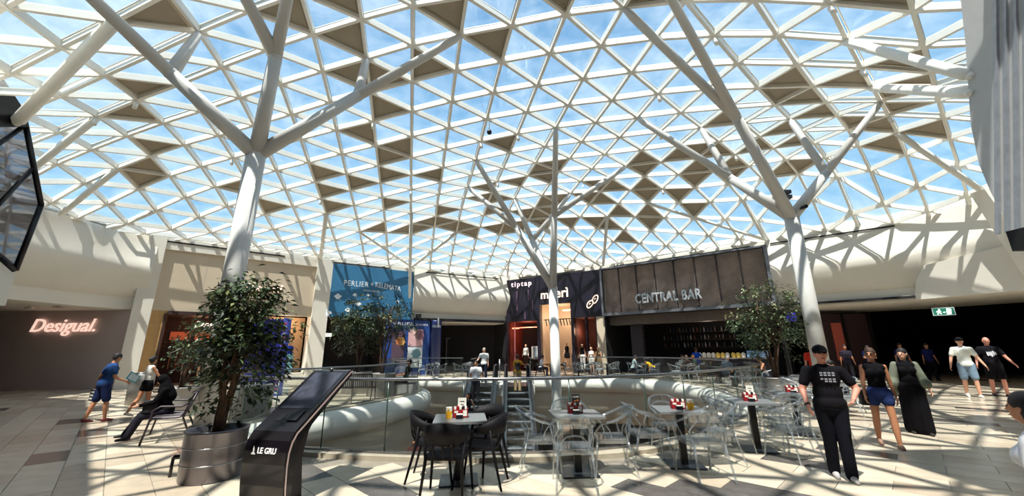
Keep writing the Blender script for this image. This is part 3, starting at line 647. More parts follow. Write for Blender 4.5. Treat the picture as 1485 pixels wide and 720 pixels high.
tb = text('bar_sign', 'CENTRAL BAR', 4.0, S5.pt(2.45, 4.42, .36), S5.r, mat('sign_steel', (206, 210, 214), .25, .6), extrude=.07, bold=.03, height=.62, space=1.12); tag(tb, 'silver raised lettering on the mesh front of the bar', 'sign')
face('trim_11', S5, 0, 10, 3.2, 3.8, mat('bar_soffit', (120, 106, 98), .7), 'taupe soffit band under the mesh front', -1.6, -.6)
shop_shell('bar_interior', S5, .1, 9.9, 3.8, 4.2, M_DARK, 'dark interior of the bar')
face('trim_12', S5, 1.3, 2.1, 0, 3.3, mat('bar_pier', (62, 54, 60), .7), 'dark pier at the left of the bar', -1.6, -1.2)
ct = thing('bar_counter', 'long dark bar counter with pale worktop', 'counter', S5.pt(5.8, 0, -.9)); O = V(*ct.location)
b = MB(); S5.box(b, 2.4, 9.4, 0, 1.0, -1.2, -.6); b.build('front_panel', mat('counter_dark', (40, 38, 46), .4), ct).location = -O
b = MB(); S5.box(b, 2.3, 9.5, 1.0, 1.06, -1.3, -.5); b.build('worktop', mat('counter_top', (120, 112, 108), .3), ct).location = -O
for k in range(3): 
    b = MB(); S5.box(b, 2.5, 9.3, 1.65 + k * .5, 1.68 + k * .5, -3.9, -3.6); tag(b.build('bottle_shelf', M_DARK2), ['lowest', 'middle', 'top'][k] + ' bottle shelf on the back wall of the bar', 'shelf')
rb = random.Random(9)
BT = [mat('bottle_glass_%d' % k, c, .15) for k, c in enumerate([(60, 66, 60), (110, 100, 92), (96, 60, 40), (150, 148, 150), (40, 60, 80)])]
bmesh_ = [MB().lathe([(.042, 0), (.045, .02), (.045, .2), (.02, .25), (.016, .32), (.018, .33)], 8).mesh('bottle', m) for m in BT]
for k in range(3):
    for c in range(30):
        if rb.random() < .2: continue
        o = link('bottle', bmesh_[rb.randrange(5)]); o.location = S5.pt(2.7 + c * .22 + rb.random() * .06, 1.68 + k * .5, -3.75); tag(o, 'small bottle standing on the back shelves of the bar', 'bottle', 'bottles on the back shelves of the bar')
jar = [MB().lathe([(.09, 0), (.11, .05), (.11, .22), (.07, .27), (.0, .3)], 10).mesh('jar', m) for m in (mat('jar_yellow', (222, 186, 90), .4, emit=.15), mat('jar_cream', (220, 210, 190), .4, emit=.15))]
for k, s in enumerate((5.6, 5.85, 6.1, 6.35, 6.6, 6.85, 7.1, 7.4, 7.65, 7.9)):
    o = link('jar', jar[0] if k in (4, 5, 7, 8) else jar[1]); o.location = S5.pt(s, 1.06, -.9); tag(o, ('yellow' if k in (4, 5, 7, 8) else 'cream') + ' jar standing on the bar worktop', 'jar', ('yellow' if k in (4, 5, 7, 8) else 'cream') + ' jars on the bar worktop')
tv = thing('glass_display', 'pale blue glass food display at the right end of the bar counter', 'display case', S5.pt(8.6, 1.06, -.9)); O = V(*tv.location)
b = MB(); S5.box(b, 8.1, 9.1, 1.1, 1.45, -1.1, -.75); b.build('glass_case', mat('case_blue', (130, 160, 190), .2, emit=.1), tv).location = -O
b = MB(); S5.box(b, 8.05, 9.15, 1.06, 1.1, -1.15, -.7); b.build('base', M_STEEL, tv).location = -O
plight('bar_lamp', S5.pt(6, 3.0, -2.2), 25, (1, .8, .65)); 
# ---- S6/S7 dark right passage
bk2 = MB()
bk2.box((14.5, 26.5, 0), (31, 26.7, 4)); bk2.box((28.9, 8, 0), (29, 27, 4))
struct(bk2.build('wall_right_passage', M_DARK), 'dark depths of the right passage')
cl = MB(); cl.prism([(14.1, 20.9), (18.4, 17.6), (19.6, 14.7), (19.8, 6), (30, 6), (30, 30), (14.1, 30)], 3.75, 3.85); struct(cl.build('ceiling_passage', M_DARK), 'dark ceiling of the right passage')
es = thing('exit_sign', 'green emergency exit sign with running figure over the right passage', 'exit sign', (17.98, 16.35, 2.84)); es.scale = (.7, .7, .7); 
rr = V(.80, -.60, 0); 
def on_sign(mb, L, d=.03): 
    P = [rr * x + V(0, 0, y) + rr.cross(V(0, 0, 1)) * d for x, y in L]; mb.poly(P, [tuple(range(len(L)))])
EXM = Matrix(((rr.x, rr.cross(V(0, 0, 1)).x, 0, 0), (rr.y, rr.cross(V(0, 0, 1)).y, 0, 0), (0, 0, 1, 0), (0, 0, 0, 1)))
MB().box((-.47, -.02, 0), (.47, .02, .46), EXM).build('frame', mat('sign_frame', (190, 196, 196), .4, emit=.3), es)
MB().box((-.43, -.025, .035), (.43, .025, .425), EXM).build('green_face', glow('exit_green', (10, 92, 70), .9), es)
m = MB(); on_sign(m, [(.10, .05), (.30, .05), (.33, .38), (.13, .40)]); 
on_sign(m, [(-.30, .07), (-.24, .07), (-.19, .17), (-.14, .07), (-.09, .09), (-.15, .22), (-.10, .22), (-.11, .27), (-.2, .30), (-.29, .26), (-.32, .20), (-.28, .19), (-.24, .23), (-.25, .17)]); 
on_sign(m, [(-.17 + .045 * math.cos(i), .34 + .045 * math.sin(i)) for i in [k * .7 for k in range(9)]]); on_sign(m, [(-.04, .16), (.03, .16), (.03, .13), (.08, .18), (.03, .23), (.03, .20), (-.04, .20)])
m.build('pictogram', glow('exit_mark', (225, 240, 235), 1.0), es)
MB().box((-.3, -.01, .46), (-.28, .01, .72), EXM).box((.28, -.01, .46), (.3, .01, .72), EXM).build('hanger', M_DSTEEL, es)
for k, (x, y) in enumerate(((16.2, 20.2), (18.3, 19.8), (20.2, 18.2), (19.2, 22), (22.4, 17.0), (16.9, 23.5))):
    o = MB().lathe([(.17, -.02), (.17, 0)], 14).build('ceiling_spot', glow('spot_white', (255, 230, 220), 2.5)); o.location = (x, y, 3.74); tag(o, 'round recessed spot in the dark ceiling of the right passage', 'ceiling light', 'recessed spots of the right passage')
bs = MB().box((-.25, -.03, 0), (.25, .03, .45)).build('blue_screen', glow('blue_screen', (60, 50, 190), .6)); bs.location = (14.3, 20.2, 2.9); tag(bs, 'small blue lit screen hung beside the right column', 'screen')
rs = thing('shop_window', 'dim rose lit shop window in the right passage behind the walking women', 'shop window', (18.6, 22.0, 0))
MB().box((-1.5, 0, 0), (1.2, .1, 3.4)).build('back_panel', glow('rose_glow', (44, 26, 28), .12), rs)
MB().box((-.9, -.05, .9), (-.35, 0, 2.9)).build('lit_poster', glow('rose_orange', (150, 70, 54), .18), rs)
for x in (-1.5, -.2, 1.2): MB().box((x - .04, -.15, 0), (x + .04, 0, 3.4)).build('mullion', M_MBLACK, rs)
# box element and leaning pillar at the end of the right bulkhead
b = MB(); L = [(-.9, 3.6), (-.9, 3.85), (-.75, 4.4), (-.35, 5.05), (2.7, 5.4), (2.7, 3.6)]
b.poly([S7.pt(s + 1.0, z, .5) for s, z in L] + [S7.pt(s + 1.0, z, -.3) for s, z in L], [tuple(range(6)), tuple(range(6, 12))] + [(i, (i + 1) % 6, 6 + (i + 1) % 6, 6 + i) for i in range(6)])
struct(b.build('trim_13', M_WHITE), 'white boxed projection over the right passage')
b = MB(); b.poly([V(18.35, 14.0, 7.5), V(18.95, 13.9, 7.5), V(18.95, 14.5, 7.5), V(18.35, 14.5, 7.5), V(18.9, 13.4, 3.3), V(19.7, 13.3, 3.3), V(19.7, 14, 3.3), V(18.9, 14, 3.3)], [(0, 1, 2, 3), (4, 5, 6, 7), (0, 1, 5, 4), (1, 2, 6, 5), (2, 3, 7, 6), (3, 0, 4, 7)])
struct(b.build('trim_14', M_WHITE), 'leaning white pillar at the right end of the bulkhead')
# near right wall: plain edge band then vertical ribs
rw = MB()
prof = [(6.55, 3.6), (6.5, 3.5), (-2, 3.5), (-2, 11.5), (5.2, 11.5), (6.1, 8.15), (6.25, 7.3), (6.59, 5.7), (6.67, 4.9), (6.64, 4.32)]
A = [V(8.8, y, z) for y, z in prof]; B = [V(9.3, y + .02, z) for y, z in prof]; n = len(prof)
rw.poly(A + B, [tuple(range(n)), tuple(range(n, 2 * n))] + [(i, (i + 1) % n, n + (i + 1) % n, n + i) for i in range(n)])
rwo = struct(rw.build('wall_near_right', mat('grey_wall', (200, 198, 196), .6, var=.03)), 'tall grey wall at the near right with vertical ribs')
rib = MB().poly([V(-.05, -.03, 3.55), V(0, -.03, 3.55), V(0, .07, 3.55), V(-.05, -2.08, 11.4), V(0, -2.08, 11.4), V(0, -1.98, 11.4)], [(0, 1, 4, 3), (1, 2, 5, 4), (2, 0, 3, 5)]).mesh('rib', mat('rib_grey', (176, 178, 184), .6))
for k in range(58):
    y = 6.72 - k * .14; o = link('rib', rib, rwo); o.location = (8.8, y, 0)
b = MB().box((8.5, 5.6, 3.15), (8.8, 6.4, 3.5)).build('black_sign_box', M_MBLACK); tag(b, 'black sign box under the near right wall', 'sign box')
# near left: black framed glazing
X = -14
fp = [(2.3, 11.5), (9.08, 8.86), (9.73, 8.27), (9.9, 7.95), (10.8, 5.89), (10.69, 3.89), (10.27, 4.19), (7, 6.2), (2.3, 9.0)]
gz = struct(thing('window_1', None, None)); struct(gz, 'black framed glazed bulkhead at the near left')
m = MB(); n = len(fp)
for i in range(n):
    a, b = fp[i], fp[(i + 1) % n]; m.tube([V(X, *a), V(X, *b)], .085, 4)
for y0, z0, y1, z1 in ((10.35, 6.9, 9.6, 4.7), (9.85, 7.95, 8.6, 5.3)): m.tube([V(X, y0, z0), V(X, y1, z1)], .06, 4)
m.build('window_frame', M_BLACK, gz)
m = MB(); m.poly([V(X, *p) for p in fp] + [V(X - .02, *p) for p in fp], [tuple(range(n)), tuple(range(n, 2 * n))]); m.build('pane', glass('smoked_glass', (.42, .42, .46), .16), gz)
L = [(2.3, 11.6), (9.08, 8.9), (9.73, 8.3), (9.9, 7.95), (9.2, 7.5), (2.3, 9.3)]
m = MB(); m.poly([V(X + .1, *q) for q in L] + [V(X, *q) for q in L], [tuple(range(6)), tuple(range(6, 12))] + [(i, (i + 1) % 6, 6 + (i + 1) % 6, 6 + i) for i in range(6)]); m.build('dark_header', M_BLACK, gz)
L = [(10.72, 3.8), (10.72, 2.9), (9.5, 2.8), (2.3, 2.3), (2.3, 8.8), (7, 6.1), (10.27, 4.1)]
m = MB(); m.poly([V(X, *q) for q in L] + [V(X - .35, *q) for q in L], [tuple(range(7)), tuple(range(7, 14))] + [(i, (i + 1) % 7, 7 + (i + 1) % 7, 7 + i) for i in range(7)])
struct(m.build('trim_15', M_WHITE), 'white edge below the black framed glazing')
# ================================================================== tree columns
def node(i, j): return RN[(i, j)].copy()
def tree_column(label, base, hub, r0, r1, branches):
    """branches: (split point t, tip a, tip b); every branch is a part"""
    t = thing('tree_column', label, 'column', base); O = Vector(base); hub = Vector(hub)
    MB().tube([V(0, 0, 0), V(0, 0, .1)], r0 + .06, 24).build('base_plate', M_STEEL, t)
    MB().tube([V(0, 0, 0), hub - O], [r0, r1], 24).build('shaft', M_COLUMN, t)
    MB().ball(hub - O, r1 * 1.04, 20, 12).build('hub', M_COLUMN, t)
    for fr_, tips in branches:
        main = tips[0]; sp = hub + (main - hub) * fr_
        br = MB().tube([hub - O, sp - O], [r1 * .85, r1 * .66], 18).build('branch', M_COLUMN, t)
        MB().ball(sp - O, r1 * .68, 16, 10).build('branch', M_COLUMN, t)
        for tip in tips:
            MB().tube([sp - O, sp + (tip - sp) * .93 - O, tip - O], [r1 * .64, r1 * .5, r1 * .3], 16).build('branch', M_COLUMN, t)
    return t
LH = (-6.55, 9.0, 6.5)
tree_column('big white tree column at left behind the front ficus', (-6.6, 9.0, 0), LH, .235, .22,
    [(.50, [node(1, -4) * 0 + V(-4.7, 6.6, 10.45), V(-6.3, 5.9, 10.3)]), (.46, [node(0, 0), node(2, -2)]), (.42, [V(-12.3, 6.9, 8.6) * 0 + node(1, -6), node(3, -5)])])
RH = (9.13, 12.0, 5.7)
tree_column('white tree column at right behind the ficus beside the cafe', (9.13, 12.0, 0), RH, .225, .21,
    [(.47, [node(-4, 3), node(-3, 3)]), (.36, [node(-1, 5), node(-2, 7)]), (.38, [node(-6, 10), node(-4, 9)])])
CH = (1.95, 18.5, 4.45)
tree_column('white tree column rising through the void in the centre', (1.95, 18.5, -5.5), CH, .235, .215,
    [(.5, [node(4, 1), node(6, 1)]), (.5, [node(6, 3), node(4, 5)]), (.5, [node(1, 3), node(1, 6)])])
def strut(a, b, label, r=.11):
    t = thing('roof_strut', label, 'strut', a); A = Vector(a)
    MB().tube([V(0, 0, 0), (Vector(b) - A) * .03, Vector(b) - A], [r * .6, r, r], 12).build('tube', M_STEELW, t)
    MB().ball(V(0, 0, 0), r * .7, 10, 7).build('foot', M_STEELW, t); return t
strut((-13.9, 9.6, 7.9), node(3, -6), 'thick white roof strut at upper left above the black framed glazing', .15)
strut((-18.0, 12.6, 6.9), node(7, -8), 'upper white roof strut rising from the left bulkhead')
strut((-18.8, 15.2, 7.2), node(10, -9), 'middle white roof strut rising from the left bulkhead')
strut((-18.6, 17.2, 7.2), node(12, -9), 'lower short white roof strut rising from the left bulkhead', .09)
strut((-12.1, 23.8, 7.3), node(10, -4), 'white roof strut from the pillar beside the blue sign')
strut((-7.3, 27.1, 7.3), node(10, 1), 'white roof strut leaning right from the corner above the blue sign')
strut((-7.0, 27.2, 7.3), node(11, -3), 'white roof strut leaning left from the corner above the blue sign', .08)
strut((-7.2, 27.1, 5.2), node(9, -1) + V(0, 0, .1), 'thin upright roof post at the corner above the blue sign', .1)
strut((6.4, 26.7, 7.3), node(4, 7), 'thin upright roof post above the corner of the mesh front', .1)
strut((6.2, 26.8, 7.3), node(7, 4), 'white roof strut leaning left above the flower logo', .08)
strut((-.4, 30.9, 7.3), node(11, 4), 'slim white roof strut above the small lit lettering', .08)
strut((14.0, 20.6, 7.3), node(-1, 11), 'thin upright roof post beside the right column', .08)
strut((13.9, 20.4, 7.3), node(2, 8), 'white roof strut leaning left above the mesh front', .08)
strut((8.8, 6.35, 6.6), node(-6, 7), 'upper white roof strut meeting the near right wall')
strut((8.8, 6.45, 6.3), node(-6, 9), 'lower level white roof strut meeting the near right wall')
strut((18.5, 14.2, 7.5), node(-6, 12), 'white roof strut running down to the leaning right pillar')
# small roof lamps and a camera hung under nodes
for k, (i, j) in enumerate(((2, -6), (6, -7), (7, -8), (8, -6), (9, -4), (4, -2), (7, -1), (2, 2), (3, 1), (-4, 5), (-2, 5), (-1, 6), (-6, 6), (-6, 8), (5, 2), (-6, 11), (-2, 9), (1, 8))):
    p = node(i, j); t = thing('roof_spot', 'small white spotlight hung below a roof node', 'spotlight', p, 0, 'small white spotlights below the roof nodes')
    MB().tube([V(0, 0, 0), V(0, 0, -.12)], .02, 6).build('stem', M_STEELW, t); MB().tube([V(0, 0, -.1), V(.03, -.05, -.3)], .06, 10).build('lamp_head', M_STEELW, t)
p = node(2, 1) + V(.1, 0, -.12); t = thing('dome_camera', 'black dome camera hung from the roof above the centre', 'camera', p)
MB().tube([V(0, 0, 0), V(0, 0, -.35)], .02, 6).build('stem', M_STEELW, t); MB().ball((0, 0, -.42), .1, 12, 8).build('dome', M_BLACK, t)
t = thing('floodlight', 'grey floodlight pair mounted at the fork of the right column', 'lamp', (8.9, 11.75, 6.2))
MB().box((-.28, -.12, .05), (.12, .1, .16)).build('housing', M_DSTEEL, t); MB().box((-.28, -.12, .22), (.12, .1, .33)).build('housing', M_DSTEEL, t); MB().tube([(0, 0, 0), (-.05, 0, .35)], .03, 6).build('bracket', M_DSTEEL, t)
t = thing('column_camera', 'small black camera on the right column fork', 'camera', (9.35, 11.75, 5.95)); MB().tube([(0, 0, 0), (-.02, -.2, -.02)], .06, 10).build('body', M_BLACK, t); MB().tube([(0, 0, 0), (-.08, .1, -.05)], .02, 6).build('bracket', M_DSTEEL, t)
# ================================================================== balustrades
def balustrade(pts, label, H=1.13, z0=.055):
    """pts plan polyline; one glass panel per segment, a handrail and dark joints"""
    c = sum(pts, V(0, 0, 0)) / len(pts); t = thing('glass_balustrade', label, 'balustrade', (c.x, c.y, 0)); O = V(c.x, c.y, 0)
    for a, b in zip(pts[:-1], pts[1:]):
        d = (b - a).normalized(); n = V(-d.y, d.x, 0) * .006; a2, b2 = a - O + d * .006, b - O - d * .006
        P = [a2 - n, b2 - n, b2 + n, a2 + n]; P = [p + V(0, 0, z0) for p in P] + [p + V(0, 0, H) for p in P]
        MB().poly(P, [(3, 2, 1, 0), (4, 5, 6, 7), (0, 1, 5, 4), (1, 2, 6, 5), (2, 3, 7, 6), (3, 0, 4, 7)]).build('glass_panel', M_GLASS, t)
    for a in pts[1:-1]: MB().tube([a - O + V(0, 0, z0), a - O + V(0, 0, H)], .011, 6).build('joint', M_EDGE, t)
    MB().tube([p - O + V(0, 0, H + .02) for p in pts], .026, 8).build('handrail', M_STEEL, t)
    sh = MB()
    for a, b in zip(pts[:-1], pts[1:]):
        d = (b - a).normalized(); n = V(-d.y, d.x, 0) * .03; sh.poly([a - O - n + V(0, 0, z0 - .01), b - O - n + V(0, 0, z0 - .01), b - O + n + V(0, 0, z0 - .01), a - O + n + V(0, 0, z0 - .01), a - O - n + V(0, 0, z0 + .03), b - O - n + V(0, 0, z0 + .03), b - O + n + V(0, 0, z0 + .03), a - O + n + V(0, 0, z0 + .03)], [(3, 2, 1, 0), (4, 5, 6, 7), (0, 1, 5, 4), (1, 2, 6, 5), (2, 3, 7, 6), (3, 0, 4, 7)])
    sh.build('base_channel', M_STEEL, t); return t
def rim(i0, i1, step=6):
    out_ = []; k = i0
    while k <= i1: out_.append(VOID[k % NV] - VN[k % NV] * .18); k += step
    return out_
K = 6
balustrade(rim(-4 * K, 9 * K, 5), 'near glass balustrade with steel handrail in front of the escalators')
balustrade(rim(9 * K, 14 * K - 2, 5), 'curved glass balustrade on the right and far right side of the void')
balustrade(rim(15 * K + 1, 20 * K, 5), 'far left glass balustrade before the white cafe chairs')
balustrade(rim(20 * K, NV - 4 * K, 5), 'glass balustrade along the left lobe of the void')
# ================================================================== escalators
EY = 19.5; ESL = math.tan(math.radians(30))
LX = (-1.42, .2)
ld = MB(); ld.box((-2.25, EY, -.5), (1.02, 24.7, -.001)); struct(ld.build('landing', M_FASCIA), 'landing slab at the top of the escalators')
def ez(y): return -(EY - .9 - y) * ESL if y < EY - .9 else 0
YB = EY - .9 - 5.5 / ESL
def escalator(cx, label):
    t = thing('escalator', label, 'escalator', (cx, EY, 0)); O = V(cx, EY, 0)
    y = EY - .9; z = 0; n = 0
    stepm = mat('escalator_step', (76, 80, 86), .55, .2, scale=12); 
    step = MB(); step.box((-.5, -.40, -.06), (.5, .0, 0)); step.box((-.5, -.02, -.23), (.5, 0, -.05)); 
    for k in range(24): step.box((-.49 + k * .041, -.39, 0), (-.475 + k * .041, -.01, .008))
    sm_ = step.mesh('step', stepm); 
    hl = MB().box((-.5, -.405, -.012), (.5, -.385, .012)).mesh('step_edge', mat('step_edge', (196, 200, 204), .4, .3))
    while z > -5.5:
        z -= .4 * ESL; o = link('step', sm_, t); o.location = V(cx, y, z) - O; o2 = link('step_edge', hl, o); y -= .4
    MB().box((-.5, -.9, -.03), (.5, 1.2, .004)).build('comb_plate', M_STEEL, t)
    for s in (-1, 1):
        x = s * .56; pr = [(1.3, 0, 0), (0, 0, 0), (-.9, 0, 0), (YB - EY, 0, -5.5), (YB - EY - 1.2, 0, -5.5)]
        def band(z0, z1, w, m, nm, off=0):
            mb = MB(); P = []; Q = [(1.3, 0), (-.9, 0), (YB - EY, -5.5), (YB - EY - 1.0, -5.5)]
            for yy, zz in Q: P += [V(x - w + off, yy, zz + z0), V(x + w + off, yy, zz + z0), V(x + w + off, yy, zz + z1), V(x - w + off, yy, zz + z1)]
            F = [(0, 1, 2, 3), (12, 13, 14, 15)]
            for a in range(3):
                for k in range(4): F.append((a * 4 + k, a * 4 + (k + 1) % 4, a * 4 + 4 + (k + 1) % 4, a * 4 + 4 + k))
            mb.poly(P, F); return mb.build(nm, m, t)
        band(-.45, .22, .07, mat('skirt_steel', (128, 138, 146), .35, .6), 'skirt_panel')
        band(.22, .86, .008, mat('escalator_side', (120, 138, 150), .12, .2, coat=.5), 'side_glass') if False else band(.22, .86, .008, glass('escalator_glass', (.72, .84, .88), .10), 'side_glass')
        band(.20, .26, .10, M_STEEL, 'deck_trim')
        P = [V(x, 1.1, .55)] + [V(x, 1.3 + .18 * math.sin(a), .72 - .17 * math.cos(a) + 0) for a in (0.3, .8, 1.3, 1.8, 2.3, 2.8)] + [V(x, -.9, .9), V(x, YB - EY, -4.6), V(x, YB - EY - 1.1, -4.6)]
        MB().tube(P, .038, 8).build('handrail', M_BLACK, t)
        MB().rbox((x - .09, .95, 0), (x + .09, 1.42, .9), .04).build('newel', M_DSTEEL, t)
    m = MB(); Q = [(1.3, -.45), (-.9, -.45), (YB - EY, -5.95)]; m.poly([V(x, y_, z_) for y_, z_ in Q for x in (-.62, .62)], [(0, 1, 3, 2), (2, 3, 5, 4)]); m.build('underside', M_FASCIA2, t)
    return t
escalator(LX[0], 'left escalator with three people on it'); escalator(LX[1], 'right escalator with the yellow shirted person at its top')
for x in (-2.2, .97):
    balustrade([V(x, y, 0) for y in (EY + 1.6, 22.3, 23.4, 24.5)], 'short glass side of the escalator landing, ' + ('left' if x < 0 else 'right') + ' one', 1.13, 0)
t = thing('post_pair', 'pair of slim steel posts at the top of the escalators', 'bollards', (-.6, 22.6, 0))
for x in (-.15, .85): MB().tube([(x, 0, 0), (x, 0, 1.1)], .04, 10).build('post', M_STEEL, t)
# ================================================================== kiosk
KD = V(-.24, -.97, 0).normalized(); KW = V(-KD.y, KD.x, 0)        # facing, width axis (towards the camera)
ZK = 1.06
kc = thing('info_kiosk', 'black slanted touch screen kiosk with white edge line', 'kiosk', (-2.68, 4.78, 0)) 
KM = Matrix(((KD.x, KW.x, 0, 0), (KD.y, KW.y, 0, 0), (0, 0, ZK, 0), (0, 0, 0, 1)))
prof = [(.10, 0), (.13, .2), (.145, .4), (.14, .52), (.11, .62), (.05, .70), (-.05, .765), (-.80, 1.27), (-.845, 1.28), (-.875, 1.25), (-.86, 1.21), (-.24, .76), (-.13, .68), (-.05, .58), (-.02, .45), (-.01, .3), (.0, 0)]
def kp(L, w0, w1, m, name, inset=0):
    mb = MB(); n = len(L); mb.poly([KM @ V(a, w0, z) for a, z in L] + [KM @ V(a, w1, z) for a, z in L], [tuple(range(n)), tuple(range(n, 2 * n))] + [(i, (i + 1) % n, n + (i + 1) % n, n + i) for i in range(n)])
    o = mb.build(name, m, kc); return o
kp(prof, -.28, .28, mat('kiosk_black', (16, 12, 18), .3, coat=.3, var=.05), 'body')
def offset(L, d):
    out_ = []
    for i in range(len(L)):
        a = Vector(L[max(i - 1, 0)]); b = Vector(L[min(i + 1, len(L) - 1)]); t_ = (b - a).normalized(); out_.append((L[i][0] - t_.y * d * -1, L[i][1] + t_.x * d * -1))
    return out_
fr1 = prof[:8]; i1 = offset(fr1, -.012) ; 
prof = prof  
ln = [(a - .025, z - .012) for a, z in prof[:9]]; ln2 = [(a - .047, z - .026) for a, z in prof[:9]]
mb = MB(); n = len(ln); mb.poly([KM @ V(a, .284, z) for a, z in ln] + [KM @ V(a, .284, z) for a, z in ln2], [(i, i + 1, n + i + 1, n + i) for i in range(n - 1)]); mb.build('edge_line', mat('kiosk_line', (222, 196, 190), .4, emit=.15), kc)
kp([(-.05, 0), (-.02, .4), (-.08, .64), (-.22, .76), (-.42, .87), (-.26, .66), (-.20, .4), (-.26, 0)], -.2, .2, mat('kiosk_back', (30, 24, 34), .4), 'rear_foot')
sl_ = V(-.75, 0, .505).normalized()
def kscr(a0, a1, w0, w1, h, m, name):
    P0 = V(-.05, 0, .765); up_ = V(sl_.x, 0, sl_.z); nn = V(sl_.z, 0, -sl_.x)
    q = [P0 + up_ * a0 + V(0, w0, 0) + nn * h, P0 + up_ * a0 + V(0, w1, 0) + nn * h, P0 + up_ * a1 + V(0, w1, 0) + nn * h, P0 + up_ * a1 + V(0, w0, 0) + nn * h]
    q2 = [p - nn * .01 for p in q]; mb = MB(); mb.poly([KM @ p for p in q + q2], [(0, 1, 2, 3), (4, 5, 6, 7), (0, 1, 5, 4), (1, 2, 6, 5), (2, 3, 7, 6), (3, 0, 4, 7)]); return mb.build(name, m, kc)
kscr(.22, .86, -.225, .225, .004, mat('screen_dark', (52, 54, 66), .35, var=.5, scale=9), 'screen')
kscr(.02, .12, -.12, -.03, .006, M_BLACK, 'card_slot'); kscr(.02, .18, .04, .18, .02, M_BLACK, 'pin_pad')
MB().ball(KM @ V(-.80, 0, 1.285), .022, 10, 7).build('camera_lens', M_STEEL, kc)
text('lettering', 'LE GRU', .24, KM @ V(.148, -.09, .50), KM @ V(0, 1, 0), mat('white_paint', (235, 230, 228), .5, emit=.2), kc, extrude=.003, up=V(-.08 * KD.x, -.08 * KD.y, 1), bold=.012, height=.06)
mb = MB(); P = [KM @ V(.152, -.17 + x, .49 + y) for x, y in ((0, 0), (.06, 0), (.05, .015), (.04, .02), (.042, .05), (.03, .085), (.02, .05), (.025, .02), (.01, .018))]; mb.poly(P, [tuple(range(9))]); mb.build('crane_mark', mat('white_paint', (235, 230, 228), .5), kc)
